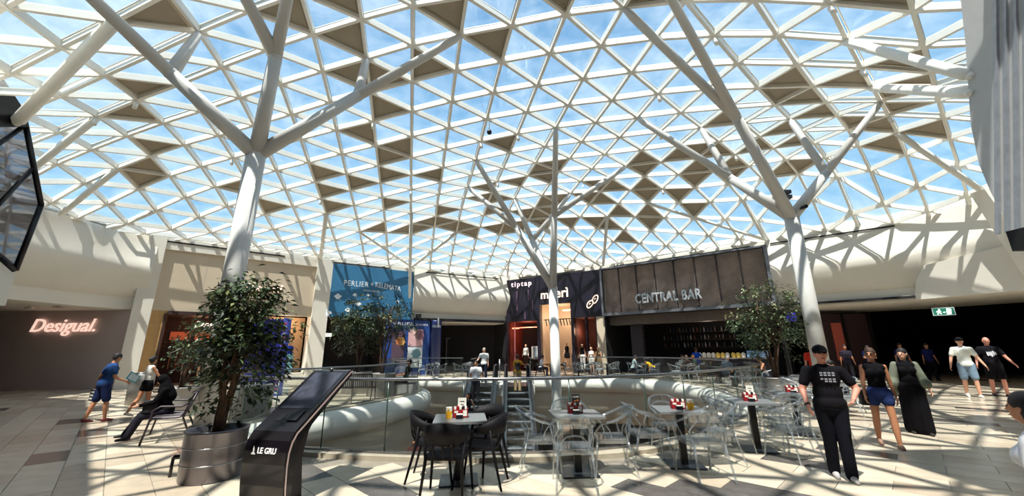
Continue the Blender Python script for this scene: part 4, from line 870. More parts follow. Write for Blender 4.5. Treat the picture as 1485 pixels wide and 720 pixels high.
# ================================================================== planters with ficus
BARK = mat('ficus_bark', (84, 62, 46), .85, var=.3, scale=14, bump=.6)
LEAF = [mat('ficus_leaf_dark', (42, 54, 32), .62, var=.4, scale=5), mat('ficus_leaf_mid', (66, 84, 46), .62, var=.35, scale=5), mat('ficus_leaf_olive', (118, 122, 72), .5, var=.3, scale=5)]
SOIL = mat('soil', (48, 36, 30), .95, var=.3, scale=20, bump=1)
M_POT = mat('planter_steel', (112, 108, 112), .3, .85, var=.12, scale=1.5); M_POTG = mat('planter_grey', (150, 146, 142), .5, .2, var=.08)
def ficus(label, loc, R, Hp, pot, trunks, crown_c, crown_r, n_leaf, leaf=.075, sy=1.0, seed=1, sparse=1.0, trunk_r=.035, lean=(0, 0)):
    t = thing('potted_ficus', label, 'potted tree', loc); rg = random.Random(seed)
    o = MB().lathe([(R * .93, 0), (R * .96, .02), (R * .985, Hp * .5), (R, Hp - .04), (R * 1.02, Hp - .03), (R * 1.02, Hp), (R * .96, Hp), (R * .95, Hp - .08)], 36, sy=sy).build('planter', pot, t)
    for z in (.33, .66): MB().lathe([(R * .985, Hp * z), (R * .985 + .006, Hp * z + .004), (R * .985 + .006, Hp * z + .012), (R * .985, Hp * z + .016)], 36, sy=sy).build('planter_ring', M_STEEL, o)
    MB().lathe([(R * .95, Hp - .09), (R * .5, Hp - .06), (.01, Hp - .05)], 24, sy=sy).build('soil', SOIL, t)
    cc = Vector(crown_c); cr_ = Vector(crown_r); tips = []
    for k in range(trunks):
        a = 2 * PI * k / trunks + rg.random(); p0 = V(.09 * math.cos(a), .09 * math.sin(a), Hp - .07)
        tgt = cc + V(cr_.x * .45 * math.cos(a), cr_.y * .45 * math.sin(a), cr_.z * (.1 + .5 * rg.random()))
        pts = []
        for s in range(9):
            f = s / 8; p = p0.lerp(tgt, f) ; w = .05 * math.sin(f * 9 + k * 2); p += V(w * math.cos(a * 3 + s), w * math.sin(a * 2 + s), 0) + V(lean[0], lean[1], 0) * math.sin(f * PI)
            p = p.lerp(V(p.x * (.35 + .65 * f) , p.y * (.35 + .65 * f), p.z), .8 if f < .6 else .2); pts.append(p)
        tr = MB().tube(pts, [trunk_r * (1 - .55 * i / 8) for i in range(9)], 8).build('trunk', BARK, t)
        br = MB()
        for b in range(10):
            f = .42 + .058 * b; i = min(int(f * 8), 7); s = pts[i].lerp(pts[i + 1], f * 8 - i)
            th = rg.random() * 2 * PI; ph = rg.uniform(-.5, 1.0); q = cc + V(cr_.x * .8 * math.cos(th) * math.cos(ph), cr_.y * .8 * math.sin(th) * math.cos(ph), cr_.z * .8 * math.sin(ph))
            q = s + (q - s) * rg.uniform(.5, .95); md = s.lerp(q, .5) + V(0, 0, .1); br.tube([s, md, q], [trunk_r * .4, trunk_r * .25, trunk_r * .1], 5); tips += [q, md, s.lerp(q, .75)]
        br.build('branch', BARK, tr)
    # leaf clusters round branch tips and over the crown
    cl = []
    nc = int(n_leaf / 26)
    for k in range(nc):
        if k % 3 == 0 and tips: c = rg.choice(tips) + V(rg.gauss(0, .08), rg.gauss(0, .08), rg.gauss(0, .08))
        else:
            th = rg.random() * 2 * PI; z = rg.uniform(-.9, 1); rad = math.sqrt(1 - z * z) if abs(z) < 1 else 0; rr_ = rg.uniform(.55, 1.03) ** .7
            lump = 1 + .22 * math.sin(3 * th + seed) * math.cos(2.3 * z + seed)
            c = cc + V(cr_.x * rad * math.cos(th) * rr_ * lump, cr_.y * rad * math.sin(th) * rr_ * lump, cr_.z * z * rr_ * lump)
        cl.append(c)
    mbs = [MB(), MB(), MB()]
    for c in cl:
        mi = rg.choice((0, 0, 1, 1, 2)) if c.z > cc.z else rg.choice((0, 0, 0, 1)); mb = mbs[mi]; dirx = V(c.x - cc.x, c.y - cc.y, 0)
        dirx = dirx.normalized() if dirx.length > .01 else V(1, 0, 0)
        for l_ in range(26):
            if rg.random() > sparse: continue
            p = c + V(rg.gauss(0, .11), rg.gauss(0, .11), rg.gauss(0, .085)); L_ = leaf * rg.uniform(.7, 1.25); wd = L_ * .24
            d = (dirx * rg.uniform(.1, 1) + V(rg.gauss(0, .6), rg.gauss(0, .6), rg.uniform(-1.0, .15))).normalized(); s = d.cross(V(rg.gauss(0, .3), rg.gauss(0, .3), 1)).normalized() * wd; u = s.cross(d).normalized() * (wd * .45)
            mb.poly([p, p + d * L_ * .45 + s + u, p + d * L_, p + d * L_ * .45 - s + u, p + d * L_ * .45], [(0, 1, 4), (1, 2, 4), (2, 3, 4), (3, 0, 4)])
    f0 = None
    for k in range(3):
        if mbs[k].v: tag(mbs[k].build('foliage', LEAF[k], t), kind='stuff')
    return t
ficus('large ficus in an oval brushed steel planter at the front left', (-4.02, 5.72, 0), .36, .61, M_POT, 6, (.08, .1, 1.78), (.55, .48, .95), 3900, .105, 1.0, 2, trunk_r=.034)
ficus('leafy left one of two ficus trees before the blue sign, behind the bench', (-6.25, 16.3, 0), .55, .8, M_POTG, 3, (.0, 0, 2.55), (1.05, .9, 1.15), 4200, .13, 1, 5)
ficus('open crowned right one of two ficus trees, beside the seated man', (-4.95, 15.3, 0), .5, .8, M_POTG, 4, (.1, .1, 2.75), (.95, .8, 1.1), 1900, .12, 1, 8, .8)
LEAF = [mat('ficus_leaf_c', (72, 88, 56), .5, var=.4, scale=5), mat('ficus_leaf_d', (104, 120, 78), .5, var=.35, scale=5), mat('ficus_leaf_e', (146, 148, 104), .5, var=.3, scale=5)]  # lighter leaf copies: sunlight on the right ficus is put into their colour
ficus('ficus in a grey round planter behind the right cafe tables', (8.3, 12.9, 0), .45, .7, M_POTG, 5, (.05, 0, 2.5), (1.25, .9, 1.3), 4200, .11, 1, 12, .85, trunk_r=.04)
ficus('small ficus in a grey planter behind the white left column', (-8.9, 11.0, 0), .42, .72, M_POTG, 3, (.1, 0, 1.75), (.5, .45, .65), 1100, .1, 1, 15, .7)
t = thing('round_planter', 'grey round planter with white lettering behind the front ficus', 'planter', (-6.75, 10.6, 0))
MB().lathe([(.46, 0), (.48, .03), (.5, .74), (.5, .78), (.46, .78)], 32).build('pot', M_POTG, t); MB().lathe([(.46, .7), (.01, .74)], 20).build('soil', SOIL, t)
text('lettering', 'LE GRU', .36, (-6.93, 10.07, .84), (1, 0, 0), mat('white_paint', (235, 230, 228), .5), t, extrude=.01, bold=.02)
for k, (a, b) in enumerate(((0, .3), (2, -.25), (4, .1))): MB().tube([(0.02 * k, 0, .7), (.1 * math.cos(a), .1 * math.sin(a), 1.5), (.3 * math.cos(a), .2 * math.sin(a), 2.1)], .025, 6).build('trunk', BARK, t)
# a small black floor box at the foot of the front planter
t = thing('floor_socket', 'small black stand at the left foot of the front planter', 'stand', (-4.58, 5.75, 0)); MB().tube([(0, 0, .24), (.2, .1, .24)], .03, 8).build('top', M_BLACK, t); MB().tube([(0, 0, 0), (0, 0, .24)], .02, 6).build('leg', M_BLACK, t)
# ================================================================== cafe furniture (each kind built once, then copied)
def reg(o):      # remember the parts so that copies can be made without searching the scene
    def walk(x):
        ch = list(x.children); kids_of[x.name] = ch
        for c in ch: walk(c)
    walk(o); return o
def copy_thing(o):
    def cp(x, par):
        c = x.copy(); COL.objects.link(c); c.parent = par
        for ch in kids_of[x.name]: cp(ch, c)
        return c
    return cp(o, None)
def clear_chair(M_CLEAR=M_CLEAR):
    t = thing('clear_chair', 'x', 'chair')
    MB().rbox((-.21, -.20, .435), (.21, .22, .46), .06).build('seat', M_CLEAR, t)
    MB().rbox((-.225, -.215, .40), (.225, .235, .437), .07).build('seat_rim', M_CLEAR, t)
    for sx in (-1, 1):
        MB().tube([(sx * .245, .27, 0), (sx * .22, .215, .42)], [.012, .018], 8).build('leg', M_CLEAR, t)
        MB().tube([(sx * .235, -.29, 0), (sx * .20, -.19, .42)], [.012, .018], 8).build('leg', M_CLEAR, t)
    P = [(.22, .215, .42), (.245, .23, .56), (.265, .16, .645), (.275, .0, .68), (.262, -.14, .735), (.20, -.27, .80), (.10, -.325, .835), (0, -.335, .84)]
    MB().tube(P + [(-x, y, z) for x, y, z in P[-2::-1]], .0155, 8).build('arm_ring', M_CLEAR, t)
    P = [(.20, -.19, .43), (.235, -.16, .58), (.17, -.24, .70), (.08, -.29, .735), (0, -.30, .74)]
    MB().tube(P + [(-x, y, z) for x, y, z in P[-2::-1]], .012, 8).build('back_arch', M_CLEAR, t)
    P = [(.14, -.20, .44), (.15, -.22, .54), (.09, -.25, .60), (0, -.26, .615)]
    MB().tube(P + [(-x, y, z) for x, y, z in P[-2::-1]], .010, 8).build('back_arch', M_CLEAR, t)
    for sx in (-1, 1): MB().tube([(sx * .21, .02, .45), (sx * .25, .05, .56), (sx * .268, .12, .655)], .010, 6).build('arm_brace', M_CLEAR, t)
    a = MB(); n = 12; P = []
    for z0, z1 in ((.70, .835),):
        for k in range(n + 1):
            th = -1.15 + 2.3 * k / n; x = .26 * math.sin(th); y = -.09 - .235 * math.cos(th); zz = .05 * (1 - math.cos(th)); P += [V(x, y, z0 - zz * .4), V(x * 1.03, y - .01, z1 - zz * 1.4)]
    a.poly(P, [(2 * k, 2 * k + 2, 2 * k + 3, 2 * k + 1) for k in range(n)], True).build('backrest', M_CLEAR, t)
    return reg(t)
def black_chair():
    t = thing('black_chair', 'x', 'chair'); B = mat('black_resin', (15, 12, 16), .6, var=.1, spec=.2)
    MB().rbox((-.225, -.22, .425), (.225, .23, .46), .07).build('seat', B, t)
    for sx in (-1, 1):
        MB().tube([(sx * .255, .28, 0), (sx * .225, .215, .43), (sx * .262, .16, .66)], [.013, .02, .017], 8).build('leg', B, t)
        MB().tube([(sx * .235, -.31, 0), (sx * .205, -.2, .43), (sx * .235, -.17, .66)], [.013, .02, .016], 8).build('leg', B, t)
    n = 20; P = []
    for k in range(n + 1):
        th = -2.05 + 4.1 * k / n; c = max(0, math.cos(th * .75)); x = .272 * math.sin(th) ; y = -.05 - .27 * math.cos(th); y = min(y, .17); top = .655 + .17 * c ** 1.2; bot = .632 - .03 * c
        for o_ in (0, 1):
            s = 1 - .06 * o_; P += [V(x * s, y * s, bot), V(x * s * (1 + .03 * c), y * s * (1 + .08 * c), top)]
    a = MB(); F = []
    for k in range(n):
        b = 4 * k; F += [(b, b + 4, b + 5, b + 1), (b + 2, b + 3, b + 7, b + 6), (b + 1, b + 5, b + 7, b + 3), (b, b + 2, b + 6, b + 4)]
    F += [(0, 1, 3, 2), (4 * n, 4 * n + 2, 4 * n + 3, 4 * n + 1)]
    a.poly(P, F, True); a.build('backrest', B, t)
    for x in (-.1, 0, .1): MB().tube([(x, -.21, .44), (x * 1.1, -.27, .54), (x * 1.15, -.29, .64)], .013, 6).build('back_spoke', B, t)
    return reg(t)
def table(label, loc, rz, top, clear=True):
    t = thing('cafe_table', label, 'table', loc, rz)
    MB().rbox((-.335, -.335, .715), (.335, .335, .745), .02).build('tabletop', top, t)
    MB().box((-.045, -.045, .02), (.045, .045, .715)).build('column', M_BLACK, t)
    MB().rbox((-.24, -.24, 0), (.24, .24, .02), .02).build('base_plate', mat('base_steel', (70, 78, 86), .35, .8), t)
    return t
M_TOPG = mat('tabletop_grey', (128, 130, 130), .35, .3, scale=3, var=.08)
RED = mat('holder_red', (150, 24, 28), .4); YEL = mat('box_yellow', (238, 176, 34), .45); CRM = mat('packet_white', (232, 226, 214), .5); INK = mat('print_dark', (40, 24, 28), .6)
def put(t, x, y, rz, z=.745):
    pass
def table_set(T, rz, which, menu=None, yellow=1):
    """red condiment holder, black bowl, boxes and a menu card on a table at T"""
    def W_(x, y): return (T[0] + x * math.cos(rz) - y * math.sin(rz), T[1] + x * math.sin(rz) + y * math.cos(rz), .746)
    h = thing('condiment_holder', 'red condiment holder on ' + which, 'holder', W_(0, .02), rz, 'red condiment holders on the cafe tables')
    MB().box((-.10, -.05, 0), (.10, .05, .008)).box((-.10, -.05, 0), (.10, -.044, .10)).box((-.10, .044, 0), (.10, .05, .12)).box((-.10, -.05, 0), (-.094, .05, .11)).box((.094, -.05, 0), (.10, .05, .11)).build('tray', RED, h)
    MB().box((-.08, -.052, .06), (-.03, -.049, .085)).box((.035, -.052, .02), (.085, -.049, .09)).build('print', CRM, h)
    for k, (c, m) in enumerate((((-.07, 0), CRM), ((-.035, .01), RED), ((.0, 0), CRM), ((.04, .01), INK), ((.07, 0), CRM))):
        MB().box((c[0] - .014, c[1] - .03, .01), (c[0] + .014, c[1] + .03, .13 + .01 * (k % 2))).build('packet', m, h)
    b = thing('black_bowl', 'small black sugar bowl in front of the red holder on ' + which.replace('the table behind', 'table behind'), 'bowl', W_(-.01, -.10), rz)
    MB().box((-.045, -.035, 0), (.045, .035, .05)).build('bowl', M_BLACK, b); MB().box((-.04, -.03, .05), (.04, .03, .058)).build('rim', CRM, b)
    for k in range(yellow):
        y = thing('yellow_box', 'yellow and white carton stood on ' + which, 'carton', W_(-.15 if which.startswith('the black') else .16, -.04), rz + .2)
        MB().box((-.035, -.03, 0), (.035, .03, .09)).build('body', YEL, y); MB().box((-.035, -.03, .09), (.035, .03, .135)).build('white_top', CRM, y); MB().ball((-.012, -.032, .108), (.012, .003, .012), 8, 5).build('emblem', YEL, y)
    if menu:
        m = thing('menu_card', menu[0] + ' on ' + which, 'card', W_(.02, .02), rz)
        MB().box((-.055, -.003, .12), (.055, .003, .24)).build('card', menu[1], m); MB().box((-.03, -.004, 0), (.03, .004, .13)).build('stand', M_BLACK, m)
        if menu[2]: text('lettering', menu[2], .085, (-.043, -.004, .20), (1, 0, 0), CRM, m, extrude=.001, bold=.01); MB().box((-.03, -.0045, .145), (.0, -.003, .165)).box((.01, -.0045, .15), (.035, -.003, .175)).build('print', mat('print_orange', (176, 96, 50), .5), m)
        else: MB().box((-.03, -.0045, .19), (.03, -.003, .2)).box((-.02, -.0045, .15), (.02, -.003, .16)).build('print', INK, m)
bc0 = black_chair(); cc0 = clear_chair(); cf0 = clear_chair(M_FROST); used = {'b': False, 'c': False, 'f': False}
def seat(kind, x, y, face, label, group=None, z=0):
    """face: direction (dx, dy) the sitter looks"""
    src = {'b': bc0, 'c': cc0, 'f': cf0}[kind]
    if used[kind]: o = copy_thing(src)
    else: o = src; used[kind] = True
    o.location = (x, y, z); o.rotation_euler = (0, 0, math.atan2(face[1], face[0]) - PI / 2); o['label'] = label
    if group: o['group'] = group
    elif 'group' in o: del o['group']
    return o
# front tables
FT = [('the black chair group table', (-.70, 5.50), .12, 'b'), ('the centre clear table', (.86, 5.78), .05, 'c'), ('the second clear table', (2.42, 6.10), -.15, 'c'), ('the third clear table', (3.95, 6.90), -.25, 'c'), ('the farthest right front table', (5.45, 8.05), -.3, 'c')]
OFF = [[(-.06, -.52, .05, 1), (-.32, .10, 1, 0), (.26, -.12, -1, .15), (.24, .44, -.6, -.8)],
       [(-.12, -.50, .05, 1), (-.46, .0, 1, 0), (.42, .0, -1, 0), (.0, .52, 0, -1)],
       [(.02, -.52, -.1, 1), (-.46, -.02, 1, 0), (.46, .05, -1, -.1), (.06, .54, 0, -1)],
       [(.18, -.52, -.3, 1), (-.46, -.08, 1, .2), (.5, .12, -1, -.2), (-.1, .54, .1, -1)],
       [(.1, -.52, -.2, 1), (-.5, -.1, 1, .2), (.5, .1, -1, -.1), (-.1, .54, 0, -1)]]
POSN = ['nearest the camera', 'on the left side', 'on the right side', 'on the far side by the glass']
for (nm, T, rz, kd), of in zip(FT, OFF):
    table('grey square top cafe table with black column, ' + nm.replace('the ', '', 1), (T[0], T[1], 0), rz, M_TOPG)
    for (dx, dy, fx, fy), pn in zip(of, POSN):
        seat(kd, T[0] + dx * 1.08, T[1] + dy * 1.08, (fx, fy), ('black resin armchair ' if kd == 'b' else 'clear armchair ') + pn + ' of ' + nm)
table_set(FT[0][1], .12, FT[0][0], ('white card holder', CRM, None)); table_set(FT[1][1], .05, FT[1][0], ('black menu card with white lettering', M_MBLACK, 'CODER'), 0)
table_set(FT[2][1], -.15, FT[2][0]); table_set(FT[3][1], -.25, FT[3][0], ('white card holder', CRM, None), 0); table_set(FT[4][1], -.3, FT[4][0], None, 1)
SIDE = ['left', 'right', 'near', 'far']
# far left white chairs
for k, (x, y) in enumerate(((-5.2, 26.1), (-2.9, 25.9))):
    table('cafe table with white light chairs behind the far left glass, ' + ('left' if k == 0 else 'right') + ' one', (x, y, 0), .3, M_TOPG)
    for j, (dx, dy) in enumerate(((-.62, 0), (.62, .05), (.0, -.62), (.05, .62))):
        seat('f', x + dx, y + dy, (-dx, -dy), 'clear chair on the ' + SIDE[j] + ' side of the ' + ('left' if k == 0 else 'right') + ' far left cafe table', 'clear chairs at the far left cafe tables')
# far right cafe
fartab = [(4.0, 24.9), (5.7, 24.6), (7.55, 23.5), (9.35, 21.9), (9.8, 19.3), (9.95, 17.0), (11.2, 20.4)]
FN = ['the table before the boutique window', 'the table before the third black shop front', 'the table of the man in the pale jacket', 'the table of the two women behind the void', 'the table beside the man in grey', 'the table nearest the right glass lobe', 'the table close to the bar counter']
for k, (x, y) in enumerate(fartab):
    table(['cafe table left of the far right group, before the boutique window', 'cafe table before the third black shop front', 'cafe table of the man in the pale jacket', 'cafe table of the two women behind the void', 'cafe table beside the man in grey', 'cafe table nearest the right lobe of the glass', 'cafe table close to the bar counter, right', 'cafe table close to the bar counter, left'][k], (x, y, 0), .4 * k, M_TOPG)
    for j, (dx, dy) in enumerate(((-.62, 0), (.62, .05), (.0, -.62), (.05, .62))):
        a = .5 * k; ex, ey = dx * math.cos(a) - dy * math.sin(a), dx * math.sin(a) + dy * math.cos(a)
        dark = k in (4, 6)
        seat('b' if dark else 'f', x + ex, y + ey, (-ex, -ey), ('dark' if dark else 'clear') + ' chair on the ' + SIDE[j] + ' side of ' + FN[k], ('dark' if dark else 'clear') + ' chairs at the far right cafe tables')
table('dark cafe table right of the escalators', (2.35, 25.4, 0), .1, M_BLACK)
for dx, dy, l in ((-.65, 0, 'left'), (.65, 0, 'right')): seat('b', 2.35 + dx, 25.4 + dy, (-dx, -dy), 'dark chair on the ' + l + ' side of the table right of the escalators')
table('cafe table half hidden behind the end of the glass rail', (7.9, 10.6, 0), .4, M_TOPG)
for j, (dx, dy) in enumerate(((-.62, 0), (.62, .05), (.0, -.62), (.05, .62))): seat('f', 7.9 + dx, 10.6 + dy, (-dx, -dy), 'clear chair on the ' + SIDE[j] + ' side of the table behind the rail end', 'clear chairs behind the end of the glass rail')
# ------------------------------------------------------------------ benches
def bench(label, loc, rz, L=1.5):
    """faces +Y"""
    t = thing('slatted_bench', label, 'bench', loc, rz); B = mat('bench_metal', (62, 54, 58), .4, .5)
    n = int(L / .062)
    for k in range(n):
        x = -L / 2 + .03 + k * (L - .06) / (n - 1)
        MB().tube([(x, .27, .40), (x, .24, .435), (x, -.14, .42), (x, -.20, .46), (x, -.30, .84), (x, -.35, .86)], .016, 6, flat=1.15, up=(1, 0, 0)).build('slat', B, t)
    MB().tube([(-L / 2, -.35, .86), (L / 2, -.35, .86)], .024, 8).build('top_rail', B, t); MB().tube([(-L / 2, .27, .40), (L / 2, .27, .40)], .022, 8).build('front_rail', B, t)
    for s in (-1, 1):
        x = s * (L / 2 + .01)
        MB().tube([(x, .34, 0), (x, .27, .40), (x, .25, .58), (x, .15, .64), (x, -.15, .62), (x, -.30, .70)], .017, 8).build('arm_leg', B, t)
        MB().tube([(x, -.38, 0), (x, -.20, .42), (x, -.35, .86)], .017, 8).build('leg', B, t)
    return t
bench('slatted metal bench with the seated woman in black', (-6.75, 8.25, 0), math.atan2(-.58, -.81) - PI / 2, 1.2)
bench('slatted metal bench seen from behind beside the black kiosk', (-5.45, 13.7, 0), .12, 1.5)
# ------------------------------------------------------------------ blue stand, far left
st = thing('advert_stand', 'tall dark blue advert stand with patterned edge behind the front ficus', 'advert stand', (-9.6, 15.6, 0), .2)
MB().box((-.85, -.25, 0), (.55, .1, 2.85)).build('body', mat('stand_blue', (34, 34, 110), .4, var=.2, emit=.08), st)
MB().box((.55, -.27, 0), (.72, .12, 2.9)).build('edge_panel', mat('stand_edge', (70, 90, 190), .4, emit=.1), st)
for k in range(20): MB().box((.575, -.285, .08 + k * .135), (.695, -.27, .15 + k * .135)).build('edge_mark', (mat('mark_white', (220, 214, 220), .5), mat('mark_red', (170, 60, 80), .5))[k % 2], st)
text('lettering', 'LE GRU', .7, (-.7, -.26, .35), (1, 0, 0), WP, st, extrude=.005)
wf = thing('waste_bin', 'pale round bin beside the fashion shop door', 'bin', (-12.2, 13.4, 0)); MB().lathe([(.3, 0), (.33, .9), (.3, .95)], 20).build('body', M_POTG, wf); MB().lathe([(.31, .95), (.12, 1.0)], 16).build('lid', M_STEEL, wf)
# ================================================================== people
BLOBS = []
def blob(name, shapes, m, parent, vox, smooth=3):
    """one continuous surface round capsules ('c', p, r, q, s) and ellipsoids ('e', c, radii, matrix)"""
    mb = MB()
    for s in shapes:
        if s[0] == 'c':
            _, p, r, q, r2 = s; p, q = Vector(p), Vector(q); d = q - p; L = d.length
            if L < 1e-5: mb.ball(p, r, 12, 8); continue
            d.normalize(); pts = []; rs = []
            for a in (-1.45, -1.0, -.5, 0): pts.append(p + d * r * math.sin(a)); rs.append(r * math.cos(a))
            for a in (0, .5, 1.0, 1.45): pts.append(q + d * r2 * math.sin(a)); rs.append(r2 * math.cos(a))
            mb.tube(pts, rs, 12)
        else: mb.ball(s[1], s[2], 16, 12, s[3] if len(s) > 3 else None)
    o = mb.build(name, m, parent); md = o.modifiers.new('r', 'REMESH'); md.mode = 'VOXEL'; md.voxel_size = vox; md.use_smooth_shade = True
    if smooth: sm_ = o.modifiers.new('s', 'SMOOTH'); sm_.iterations = smooth; sm_.factor = .5
    BLOBS.append(o); return o
def finish_blobs():
    dg = bpy.context.evaluated_depsgraph_get(); new = [(o, bpy.data.meshes.new_from_object(o.evaluated_get(dg))) for o in BLOBS]
    for o, me in new: o.modifiers.clear(); o.data = me
def RX(a): return Matrix.Rotation(a, 3, 'X')
def RY(a): return Matrix.Rotation(a, 3, 'Y')
def RZ(a): return Matrix.Rotation(a, 3, 'Z')
SKIN = {'light': mat('skin_light', (214, 160, 132), .5, var=.06), 'pink': mat('skin_pink', (206, 140, 118), .5, var=.06), 'tan': mat('skin_tan', (178, 120, 86), .5, var=.06), 'mannequin': mat('mannequin_skin', (206, 160, 130), .4, var=.03)}
HAIRC = {'dark': (26, 18, 18), 'brown': (66, 42, 30), 'grey': (150, 146, 140), 'blond': (150, 104, 58), 'black': (12, 9, 12)}
CL = {}
def cloth(rgb): 
    k = 'fabric_%d_%d_%d' % rgb
    return mat(k, rgb, .9, var=.12, scale=9, bump=.25, spec=.12)
def person(label, loc, face, h=1.75, arms=None, legs=None, lean=0, side=0, head=(0, 0), skin='light', hair=('short', 'dark'), top=((90, 90, 90), 'short'), bottom=((40, 40, 60), 'trousers'), shoes=(40, 34, 34), female=False, sit=False, near=False, name='person', cat='person', group=None, build_=1.0, extra=None, socks=None, spread=.03):
    """face: ground direction looked at; arms: [(pitch, spread, elbow, twist)] left then right; legs: [(pitch, knee)]"""
    t = thing(name, label, cat, loc, math.atan2(face[1], face[0]) - PI / 2, group); k = h / 1.75; vox = (.0075 if near else .017) * (k if not near else 1)
    arms = arms or [(.15, .12, .25, 0), (-.15, .12, .25, 0)]; legs = legs or [(.12, .08), (-.14, .05)]
    # joint positions: pelvis first, feet found, then lifted to stand
    def leg(sx, a, kn):
        hip = V(sx * .09, 0, 0); R1 = RX(a); d1 = R1 @ V(sx * spread, 0, -1); knee = hip + d1.normalized() * .42; R2 = RX(a - kn); d2 = (R2 @ V(0, 0, -1)); ank = knee + d2 * .41
        fa = 0 if not sit else 0; foot = min(a - kn, 0) * .6; f = RX(foot) @ V(sx * .03, 1, 0); return hip, knee, ank, f
    L = [leg(sx, *legs[i]) for i, sx in enumerate((-1, 1))]
    low = min(min(l[2].z for l in L), 0); pz = -low + .085
    if sit: pz = sit / k if isinstance(sit, float) else .52
    P0 = V(0, 0, pz); L = [[P0 + j for j in l[:3]] + [l[3]] for l in L]
    TR = RY(side) @ RX(-lean)     # lean forward positive
    def T(x, y, z): return P0 + TR @ V(x, y, z)
    sh = .155 if female else .18; sh *= build_ ** .5
    neck = T(0, -.01, .53); hd = T(0, .02, .69); HR = TR @ RZ(head[0]) @ RX(-head[1])
    A = []
    for i, sx in enumerate((-1, 1)):
        p, sp, el, tw = arms[i]; s = T(sx * sh, -.005, .46); d1 = TR @ (RX(p) @ (RY(-sx * sp) @ V(0, 0, -1))); e = s + d1 * .275
        # forearm bends forward from the upper arm, twist swings it inward
        d2 = TR @ (RX(p) @ (RY(-sx * sp) @ (RZ(sx * tw) @ (RX(el) @ V(0, 0, -1))))); w = e + d2 * .245; A.append((s, e, w, d2))
    b = build_; S = lambda q: Vector(q) * k
    tors = [('e', T(0, .0, .36), (.155 * b ** .5 * (.9 if female else 1.0), .105 * b, .19)), ('e', T(0, .005, .16), ((.12 if female else .142) * b, .098 * b, .17)), ('e', T(0, -.005, .0), ((.165 if female else .155) * b ** .7, .12 * b, .13))]
    tors += [('c', T(-sh + .03, 0, .455), .058, T(sh - .03, 0, .455), .058)]
    if female: tors += [('e', T(-.07, .085, .35), (.065, .055, .065)), ('e', T(.07, .085, .35), (.065, .055, .065))]
    def sc(sh_, g=0.0):
        o = []
        for s in sh_:
            if s[0] == 'c': o.append(('c', Vector(s[1]) * k, (s[2] + g) * k, Vector(s[3]) * k, (s[4] + g) * k))
            else: o.append(('e', Vector(s[1]) * k, tuple((r + g) * k for r in s[2]), s[3] if len(s) > 3 else TR))
        return o
    headsh = [('c', neck, .052, T(0, .01, .6), .05), ('e', hd, (.075, .092, .105), HR), ('e', hd + HR @ V(0, .03, -.06), (.052, .058, .055), HR), ('c', hd + HR @ V(0, .088, .015), .010, hd + HR @ V(0, .106, -.018), .014),
              ('e', hd + HR @ V(-.076, 0, -.01), (.012, .02, .03), HR), ('e', hd + HR @ V(.076, 0, -.01), (.012, .02, .03), HR), ('e', hd + HR @ V(0, .084, -.058), (.022, .010, .008), HR)]
    armsh = []
    for i, (s, e, w, d2) in enumerate(A):
        sx = (-1, 1)[i]; r = .044 if female else .052
        armsh += [('c', s, r * b ** .5, e, r * .82), ('c', e, r * .80, w, r * .5)]
        side_ = d2.cross(V(0, 1, 0)); side_ = (TR @ V(sx, 0, 0)) if side_.length < .2 else side_.normalized()
        fwd = (TR @ V(0, 1, 0)); fwd = (fwd - d2 * fwd.dot(d2)); fwd = fwd.normalized() if fwd.length > .1 else V(0, 0, 1); nrm = d2.cross(fwd).normalized()
        pc = w + d2 * .05; armsh += [('e', pc, (.016, .038, .048), Matrix((nrm, fwd, d2)).transposed())]
        if near or True:
            inward = -nrm if (nrm.x * sx) > 0 else nrm; fr = .0092 if near else .012
            for f, (o_, ln) in enumerate(((-.030, .060), (-.010, .072), (.010, .076), (.030, .068))):
                if not near and f % 2: continue
                b0 = w + d2 * .088 + fwd * o_; m1 = b0 + d2 * ln * .5 + inward * .010; m2 = m1 + (d2 * .6 + inward * .6).normalized() * ln * .5; armsh += [('c', b0 - d2 * .02, fr, m1, fr * .95), ('c', m1, fr * .95, m2, fr * .8)]
            tb = w + d2 * .03 + fwd * .032; tm = tb + (fwd * .8 + d2 * .6 + inward * .3).normalized() * .035; te = tm + (d2 + fwd * .1 + inward * .3).normalized() * .028; armsh += [('c', tb, .012, tm, .0105), ('c', tm, .0105, te, .0085)]
    legsh = []
    for hip, kn, an, f in L:
        legsh += [('c', hip + V(0, 0, .0), .082 * b ** .5, kn, .054), ('c', kn, .053, kn.lerp(an, .35) + V(0, -.008, 0), .056), ('c', kn.lerp(an, .35) + V(0, -.008, 0), .056, an, .034), ('c', an + V(0, 0, -.045), .034, an + f * .12 + V(0, 0, -.055), .028)]
    blob('body', sc(tors + headsh + armsh + legsh), SKIN[skin], t, vox)
    # eyes, brows and mouth
    ey = MB()
    for sx in (-1, 1): ey.ball((hd + HR @ V(sx * .03, .083, .008)) * k, (.012 * k, .007 * k, .007 * k), 8, 6, HR)
    ey.build('eyes', mat('eye_dark', (30, 22, 20), .3), t)
    MB().ball((hd + HR @ V(0, .093, -.058)) * k, (.021 * k, .005 * k, .005 * k), 8, 5, HR).build('mouth', mat('lips', (140, 70, 66), .5), t)
    # hair
    st_, hc = hair; HM = mat('hair_' + hc, HAIRC[hc], .7, var=.35, scale=30, bump=.5)
